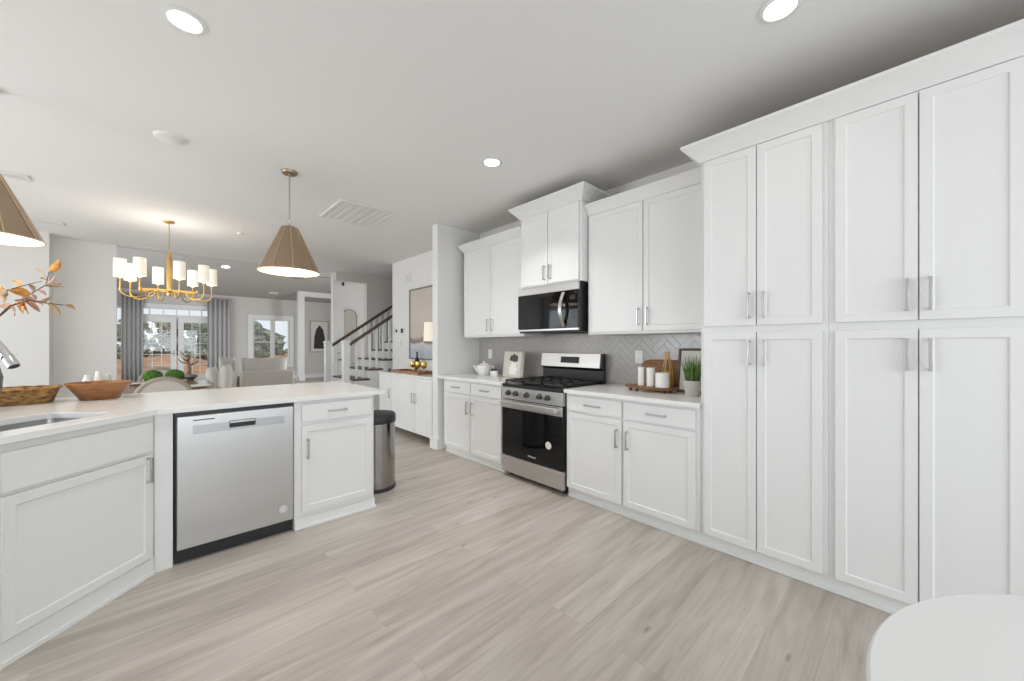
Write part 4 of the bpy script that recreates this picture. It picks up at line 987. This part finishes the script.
def cushion(name, loc, sx, sy, sz, m, rx=0, rz=0, parent=None, label=None, cat=None, group=None):
    mb = MB(); n = 14; bm = mb.bm
    top = []
    for sgn in (1, -1):
        g = []
        for j in range(n + 1):
            row = []
            for i in range(n + 1):
                a, b = -1 + 2 * i / n, -1 + 2 * j / n
                t_ = ((1 - a ** 4) * (1 - b ** 4)) ** .5
                pin = 1 - .06 * (1 - abs(a) ** 2) * 0 - .05 * (abs(a * b))
                row.append(bm.verts.new((a * sx / 2 * (1 - .05 * (1 - b * b)), sgn * sy / 2 * t_, (b * (1 - .05 * (1 - a * a)) + 1) * sz / 2)))
            g.append(row)
        top.append(g)
        for j in range(n):
            for i in range(n): bm.faces.new((g[j][i], g[j][i + 1], g[j + 1][i + 1], g[j + 1][i]))
    bmesh.ops.remove_doubles(bm, verts=bm.verts, dist=1e-5); bmesh.ops.recalc_face_normals(bm, faces=bm.faces)
    mb.xf(Matrix.Rotation(rx, 4, 'X'))
    o = mb.build(name, m, parent, angle=70); o.location = loc; o.rotation_euler = (0, 0, rz)
    if label: tag(o, label, cat, group)
    return o
# beige sofa, back toward the kitchen
t = thing('sofa', 'beige sofa with its back to the kitchen, in front of the twin window', 'sofa', (1.33, 9.7, 0), .03)
W = 1.0
box(0, W, 0, .22, .06, .70).build('back', SOFAG, t, .03, 3)
box(.0, W, .22, .95, .06, .40).build('seat_base', SOFAG, t, .03, 3)
for x in (0.0, W - .2): box(x, x + .2, .225, .95, .06, .58).build('arm', SOFAG, t, .04, 3)
for x in (.08, W - .08):
    for y in (.08, .87): MB().cyl((x, y, 0), (x, y, .07), .025).build('leg', WOODD, t)
cushion('back_cushion', (W / 2, .33, .42), W - .1, .30, .56, SOFAG, parent=t)
box(.21, W - .21, .42, .93, .40, .54).build('seat_cushion', SOFAG, t, .04, 3)
t = thing('armchair', 'ivory armchair left of the beige sofa', 'armchair', (.985, 9.93, 0), .03)
box(0, .31, 0, .16, .05, .70).build('back', SOFAW, t, .03, 3)
box(0.0, .31, .16, .80, .05, .42).build('seat_base', SOFAW, t, .03, 3)
for x in (0.0, .21): box(x, x + .1, .17, .80, .42, .60).build('arm', SOFAW, t, .03, 3)
cushion('back_cushion', (.155, .20, .47), .29, .22, .54, SOFAG, parent=t)
# ivory bench sofa behind the dining table
t = thing('bench_sofa', 'low ivory sofa behind the dining table', 'sofa', (-.1, 8.95, 0), 0)
box(0, 1.02, 0, .2, .06, .74).build('back', SOFAW, t, .04, 3)
box(0, 1.02, .2, .85, .06, .45).build('seat_base', SOFAW, t, .04, 3)
for x in (.08, .94):
    for y in (.08, .77): MB().cyl((x, y, 0), (x, y, .07), .025).build('leg', WOODD, t)
cushion('throw_pillow', (.72, 8.28, .49), .30, .13, .40, SOFAW, 0, 1.15, None, 'cream throw pillow, left one on the ivory ottoman', 'pillow', 'cream throw pillows')
cushion('throw_pillow', (.92, 8.28, .49), .30, .13, .43, SOFAW, 0, 1.15, None, 'cream throw pillow, right one on the ivory ottoman', 'pillow', 'cream throw pillows')
t = thing('ottoman', 'ivory ottoman seat under the two throw pillows', 'ottoman', (.82, 8.32, 0))
box(-.32, .32, -.27, .27, .08, .49).build('seat', SOFAW, t, .04, 3)
for x in (-.25, .25):
    for y in (-.2, .2): MB().cyl((x, y, 0), (x, y, .09), .022).build('leg', WOODD, t)

# ------------------------------------------------------------------ dining
TZ = 0.79
t = thing('dining_table', 'oak dining table below the chandelier', 'dining table', (0.07, 6.09, 0))
box(-.47, .47, -.9, .9, TZ - .045, TZ).build('tabletop', TABLEW, t, .006)
box(-.38, .38, -.78, .78, TZ - .12, TZ - .045).build('apron', TABLEW, t, .003)
for x in (-.40, .40):
    for y in (-.8, .8): MB().box(x - .04, x + .04, y - .04, y + .04, 0, TZ - .045).build('leg', TABLEW, t, .004)
def round_chair(x, y, rz, label):
    t = thing('dining_chair', label, 'dining chair', (x, y, 0), rz, 'round-backed dining chairs')
    MB().lathe([(.0, .40), (.23, .40), (.25, .42), (.25, .46), (.22, .485), (.0, .49)], seg=36, caps=False).build('seat', PALE, t)
    for sx in (-1, 1):
        for sy in (-1, 1): MB().tube([(sx * .17, sy * .17, .41), (sx * .20, sy * .21, 0)], [.022, .014], 12).build('leg', TABLEW, t)
    n = 40; R_ = .215
    def el(r, k): return (r * math.cos(2 * PI * k / n), .73 + r * .98 * math.sin(2 * PI * k / n))
    pad = MB().prism([el(.20, k) for k in range(n)], -.03, .02, 'y'); pad.xf(Matrix.Translation((0, -.27, 0))); pad.build('backrest', PALE, t, .012, 3)
    fr = MB().tube([(el(R_ - .012, k)[0], -.275, el(R_ - .012, k)[1]) for k in range(n)], .028, 12, True); fr.build('back_frame', TAUPE, t)
    for s in (-1, 1): MB().tube([(s * .13, -.20, .42), (s * .15, -.27, .56)], .02, 10).build('back_post', TABLEW, t)
    return t
round_chair(0.07, 5.30, 0, 'round-backed taupe dining chair nearer the peninsula')
round_chair(0.055, 6.98, PI, 'round-backed pale dining chair at the far end of the table')
o = MB().lathe([(.0, 0), (.08, 0), (.10, .01), (.20, .05), (.205, .055), (.19, .056), (.09, .018), (.0, .016)], seg=36, caps=False).build('wooden_bowl', TABLEW); o.location = (0.09, 6.02, TZ); tag(o, 'shallow wooden bowl under the moss balls on the dining table', 'bowl')
for x, y, lab in ((-.015, 6.05, 'left green moss ball in the shallow bowl'), (.175, 6.05, 'right green moss ball in the shallow bowl')):
    m = MB().ball((0, 0, .065), .088, .088, .068, 24, 14); rnd = random.Random(5); m.bm.normal_update()
    for v in m.bm.verts: v.co += v.normal * rnd.uniform(-.006, .008)
    o = m.build('moss_ball', MOSS, angle=90); o.location = (x, y, TZ + .045); tag(o, lab, 'moss ball', 'moss balls on the dining table')
for x, y, lab in ((-.24, 6.35, 'white plate at the left of the dining table'), (.33, 5.55, 'white plate at the right of the dining table')):
    o = MB().lathe([(.0, 0), (.08, 0), (.14, .012), (.145, .018), (.138, .018), (.08, .006), (.0, .006)], seg=36, caps=False).build('dinner_plate', CERAM); o.location = (x, y, TZ); tag(o, lab, 'plate', 'dinner plates')
t = thing('driftwood_decor', 'brown driftwood tree in a grey bowl on the dining table', 'decoration', (0.335, 6.72, TZ))
MB().lathe([(.0, 0), (.05, 0), (.10, .05), (.085, .075), (.0, .08)], seg=28, caps=False).build('grey_bowl', mat('pewter', (0.22, 0.21, 0.21), .4, .6), t)
m = MB(); rnd = random.Random(11)
m.tube([(0, 0, .07), (.01, 0, .16), (-.01, .01, .25), (.0, 0, .36)], [.03, .022, .016, .008], 8)
for a, z, l in ((.3, .2, .12), (2.6, .22, .13), (1.2, .28, .10), (4.0, .26, .12), (5.2, .18, .09), (3.3, .31, .08)):
    m.tube([(0, 0, z), (l * .6 * math.cos(a), l * .6 * math.sin(a), z + .02), (l * math.cos(a), l * math.sin(a), z + .07)], [.012, .009, .004], 6)
m.build('driftwood', mat('driftwood_brown', (0.22, 0.15, 0.10), .8), t)

# ------------------------------------------------------------------ lamps
def pendant(x, y, label):
    t = thing('pendant_light', label, 'pendant light', (x, y, 1.885), 0, 'brass cone pendants')
    top = ZC - 1.885
    MB().lathe([(.0, top - .022), (.055, top - .02), (.062, top - .008), (.062, top), (.0, top)], seg=32, caps=False).build('canopy', BRASS, t)
    MB().cyl((0, 0, .46), (0, 0, top - .02), .0065, 12).build('rod', NICKEL, t)
    MB().cyl((0, 0, .375), (0, 0, .41), .012, 12).tube([(.014 * math.sin(a * PI / 6), 0, .432 + .022 * math.cos(a * PI / 6)) for a in range(12)], .003, 6, True).build('loop', NICKEL, t)
    sh = MB().lathe([(.230, 0), (.066, .372), (.060, .38), (.0, .38)], seg=64, caps=False).build('shade', BRASS, t)
    MB().lathe([(.227, .001), (.062, .368), (.0, .37)], seg=64, caps=False).build('shade_lining', PWHITE, t)
    MB().tube([(0.2305 * math.cos(k * PI / 32), .2305 * math.sin(k * PI / 32), .0) for k in range(64)], .004, 8, True).build('rim', SEAM, t)
    for k in range(10):
        a = k * PI / 5 + .2
        MB().tube([(.231 * math.cos(a), .231 * math.sin(a), .003), (.067 * math.cos(a), .067 * math.sin(a), .372)], .0028, 6).build('seam', SEAM, t)
    MB().ball((0, 0, .25), .04, .04, .05, 16, 10).build('bulb', BULB, t)
    l = bpy.data.lights.new('pendant_glow', 'POINT'); l.energy = 8; l.color = (1, .9, .78); l.shadow_soft_size = .06
    lo = bpy.data.objects.new('pendant_glow', l); C.objects.link(lo); lo.location = (x, y, 1.885 + .16)
pendant(0.835, 3.64, 'brass cone pendant hanging over the right part of the peninsula')
pendant(-0.715, 3.63, 'brass cone pendant cut off by the left edge above the basket')

CX, CY = 0.127, 6.09
t = thing('chandelier', 'brass chandelier with eight lit white drum shades over the dining table', 'chandelier', (CX, CY, 1.85))
top = ZC - 1.85
MB().lathe([(.0, top - .02), (.05, top - .018), (.058, top - .006), (.058, top), (.0, top)], seg=28, caps=False).build('canopy', GOLD, t)
MB().cyl((0, 0, .52), (0, 0, top - .015), .005, 10).build('rod', GOLD, t)
MB().lathe([(.0, .0), (.02, .0), (.024, .01), (.026, .04), (.026, .44), (.018, .50), (.007, .53), (.0, .53)], seg=24, caps=False).build('stem', GOLD, t)
fr = MB().box(-.26, .26, -.016, .016, .035, .075).box(-.016, .016, -.21, .21, .036, .074)
fr.box(-.26, -.235, -.13, .13, .038, .072).box(.235, .26, -.13, .13, .038, .072); fr.build('frame', GOLD, t, .004)
pos = [(-.405, -.07), (-.245, -.28), (-.335, .22), (-.095, .30), (.08, -.32), (.23, .26), (.305, -.23), (.40, .015)]
pos = [(x, y) for x, y in pos]
for (x, y) in pos:
    L_ = math.hypot(x, y); ux, uy = x / L_, y / L_
    r0 = min(L_ * .5, .2)
    P = [(ux * (r0 - .06), uy * (r0 - .06), .055), (ux * r0, uy * r0, .03)]
    for k in range(1, 9):
        a = PI * k / 9; rr = (L_ - r0) / 2; P.append((ux * (r0 + rr - rr * math.cos(a)), uy * (r0 + rr - rr * math.cos(a)), .03 - .075 * math.sin(a)))
    P += [(x, y, .03), (x, y, .15)]
    a_ = MB().tube(P, .0075, 10).build('arm', GOLD, t)
    MB().lathe([(.0, .148), (.022, .15), (.022, .156), (.0, .158)], (x, y, 0), 16, caps=False).build('candle_cup', GOLD, a_)
    MB().lathe([(.055, .172), (.053, .37), (.051, .37), (.053, .172)], (x, y, 0), 28, caps=False).build('lamp_shade', LSHADE, a_)
    MB().cyl((x, y, .155), (x, y, .25), .010, 8).build('bulb', BULB, a_)
l = bpy.data.lights.new('chandelier_glow', 'POINT'); l.energy = 11; l.color = (1, .93, .83); l.shadow_soft_size = .35
lo = bpy.data.objects.new('chandelier_glow', l); C.objects.link(lo); lo.location = (CX, CY, 2.30)

def can_light(x, y, label, z=ZC, r=.06, power=0.6, tilt=None):
    t = thing('recessed_light', label, 'recessed light', (x, y, z), 0, 'recessed ceiling lights')
    if tilt: t.rotation_euler = (tilt, 0, 0)
    MB().lathe([(r, -.001), (r + .02, -.001), (r + .022, -.004), (r + .004, -.009), (r, -.007), (r, -.001)], seg=40, caps=False).build('trim_ring', TRIM, t)
    MB().lathe([(.0, -.004), (r, -.005)], seg=40, caps=False).build('lens', LED, t)
    if power: 
        a = area_light('downlight', (x, y, z - .012), (0, 0, 0), r * 2, r * 2, power, (1, .985, .96), 'DISK', math.radians(110))
can_light(0.10, 2.27, 'bright recessed ceiling light above the dishwasher, top left of the picture', power=5)
can_light(1.985, 0.395, 'bright recessed ceiling light at the top edge before the pantry cabinets')
can_light(1.976, 2.325, 'bright recessed ceiling light before the range wall', power=9)
can_light(0.10, 0.395, 'recessed ceiling light above the camera')
can_light(1.46, 13.3, 'recessed light on the sloping living room ceiling right of the chandelier', vz(13.3) - .002, .09, 8, math.atan(-.2))
def disc(x, y, r, label, name, cat, z=ZC):
    o = MB().lathe([(.0, -.022), (r * .75, -.022), (r * .95, -.014), (r, 0), (.0, 0)], seg=36, caps=False).build(name, PLATE_W); o.location = (x, y, z); tag(o, label, cat)
disc(0.075, 3.62, .085, 'white blank cover disc on the ceiling between pendant and recessed light', 'cover_disc', 'ceiling cover')
disc(0.817, 6.08, .035, 'small white sprinkler cover on the ceiling left of the brass pendant', 'sprinkler_cover', 'ceiling cover')
def grille(x0, x1, y0, y1, label, n, z=ZC, mslat=None, tilt=None):
    t = thing('ceiling_vent', label, 'vent', ((x0 + x1) / 2, (y0 + y1) / 2, z), 0, 'ceiling vents')
    if tilt: t.rotation_euler = (tilt, 0, 0)
    a, b = (x1 - x0) / 2, (y1 - y0) / 2; f = .035 if a > .2 and b > .2 else .02
    MB().box(-a, a, -b, -b + f, -.012, 0).box(-a, a, b - f, b, -.012, 0).box(-a, -a + f, -b + f, b - f, -.012, 0).box(a - f, a, -b + f, b - f, -.012, 0).build('frame', PLATE_W, t, .003)
    box(-a + f, a - f, -b + f, b - f, -.002, 0).build('backing', mslat or mat('vent_shadow', (0.76, 0.76, 0.75), .8), t)
    for k in range(n):
        if a > b or n > 20:
            y = -b + f + (2 * b - 2 * f) * (k + .5) / n; box(-a + f, a - f, y - (b - f) / n * .55, y + (b - f) / n * .55, -.009, -.004).build('slat', PLATE_W, t)
        else:
            x = -a + f + (2 * a - 2 * f) * (k + .5) / n; box(x - (a - f) / n * .55, x + (a - f) / n * .55, -b + f, b - f, -.009, -.004).build('slat', PLATE_W, t)
VD = mat('vent_dark', (0.12, 0.12, 0.12), .8)
grille(1.365, 1.96, 3.95, 4.66, 'large white return air grille on the ceiling right of the brass pendant', 6)
grille(-1.08, -.80, 7.02, 7.18, 'white ceiling register near the dining wall corner', 4, mslat=VD)
grille(-.12, .20, 7.84, 8.0, 'white ceiling register at the living room opening behind the chandelier', 4, mslat=VD)
grille(-1.05, -.80, 5.28, 5.44, 'white ceiling register at the left edge above the pendant cone', 4, mslat=VD)
grille(2.88, 3.16, 15.2, 15.36, 'small register on the sloping ceiling above the twin window', 4, z=vz(15.28) - .002, mslat=VD, tilt=math.atan(-.2))
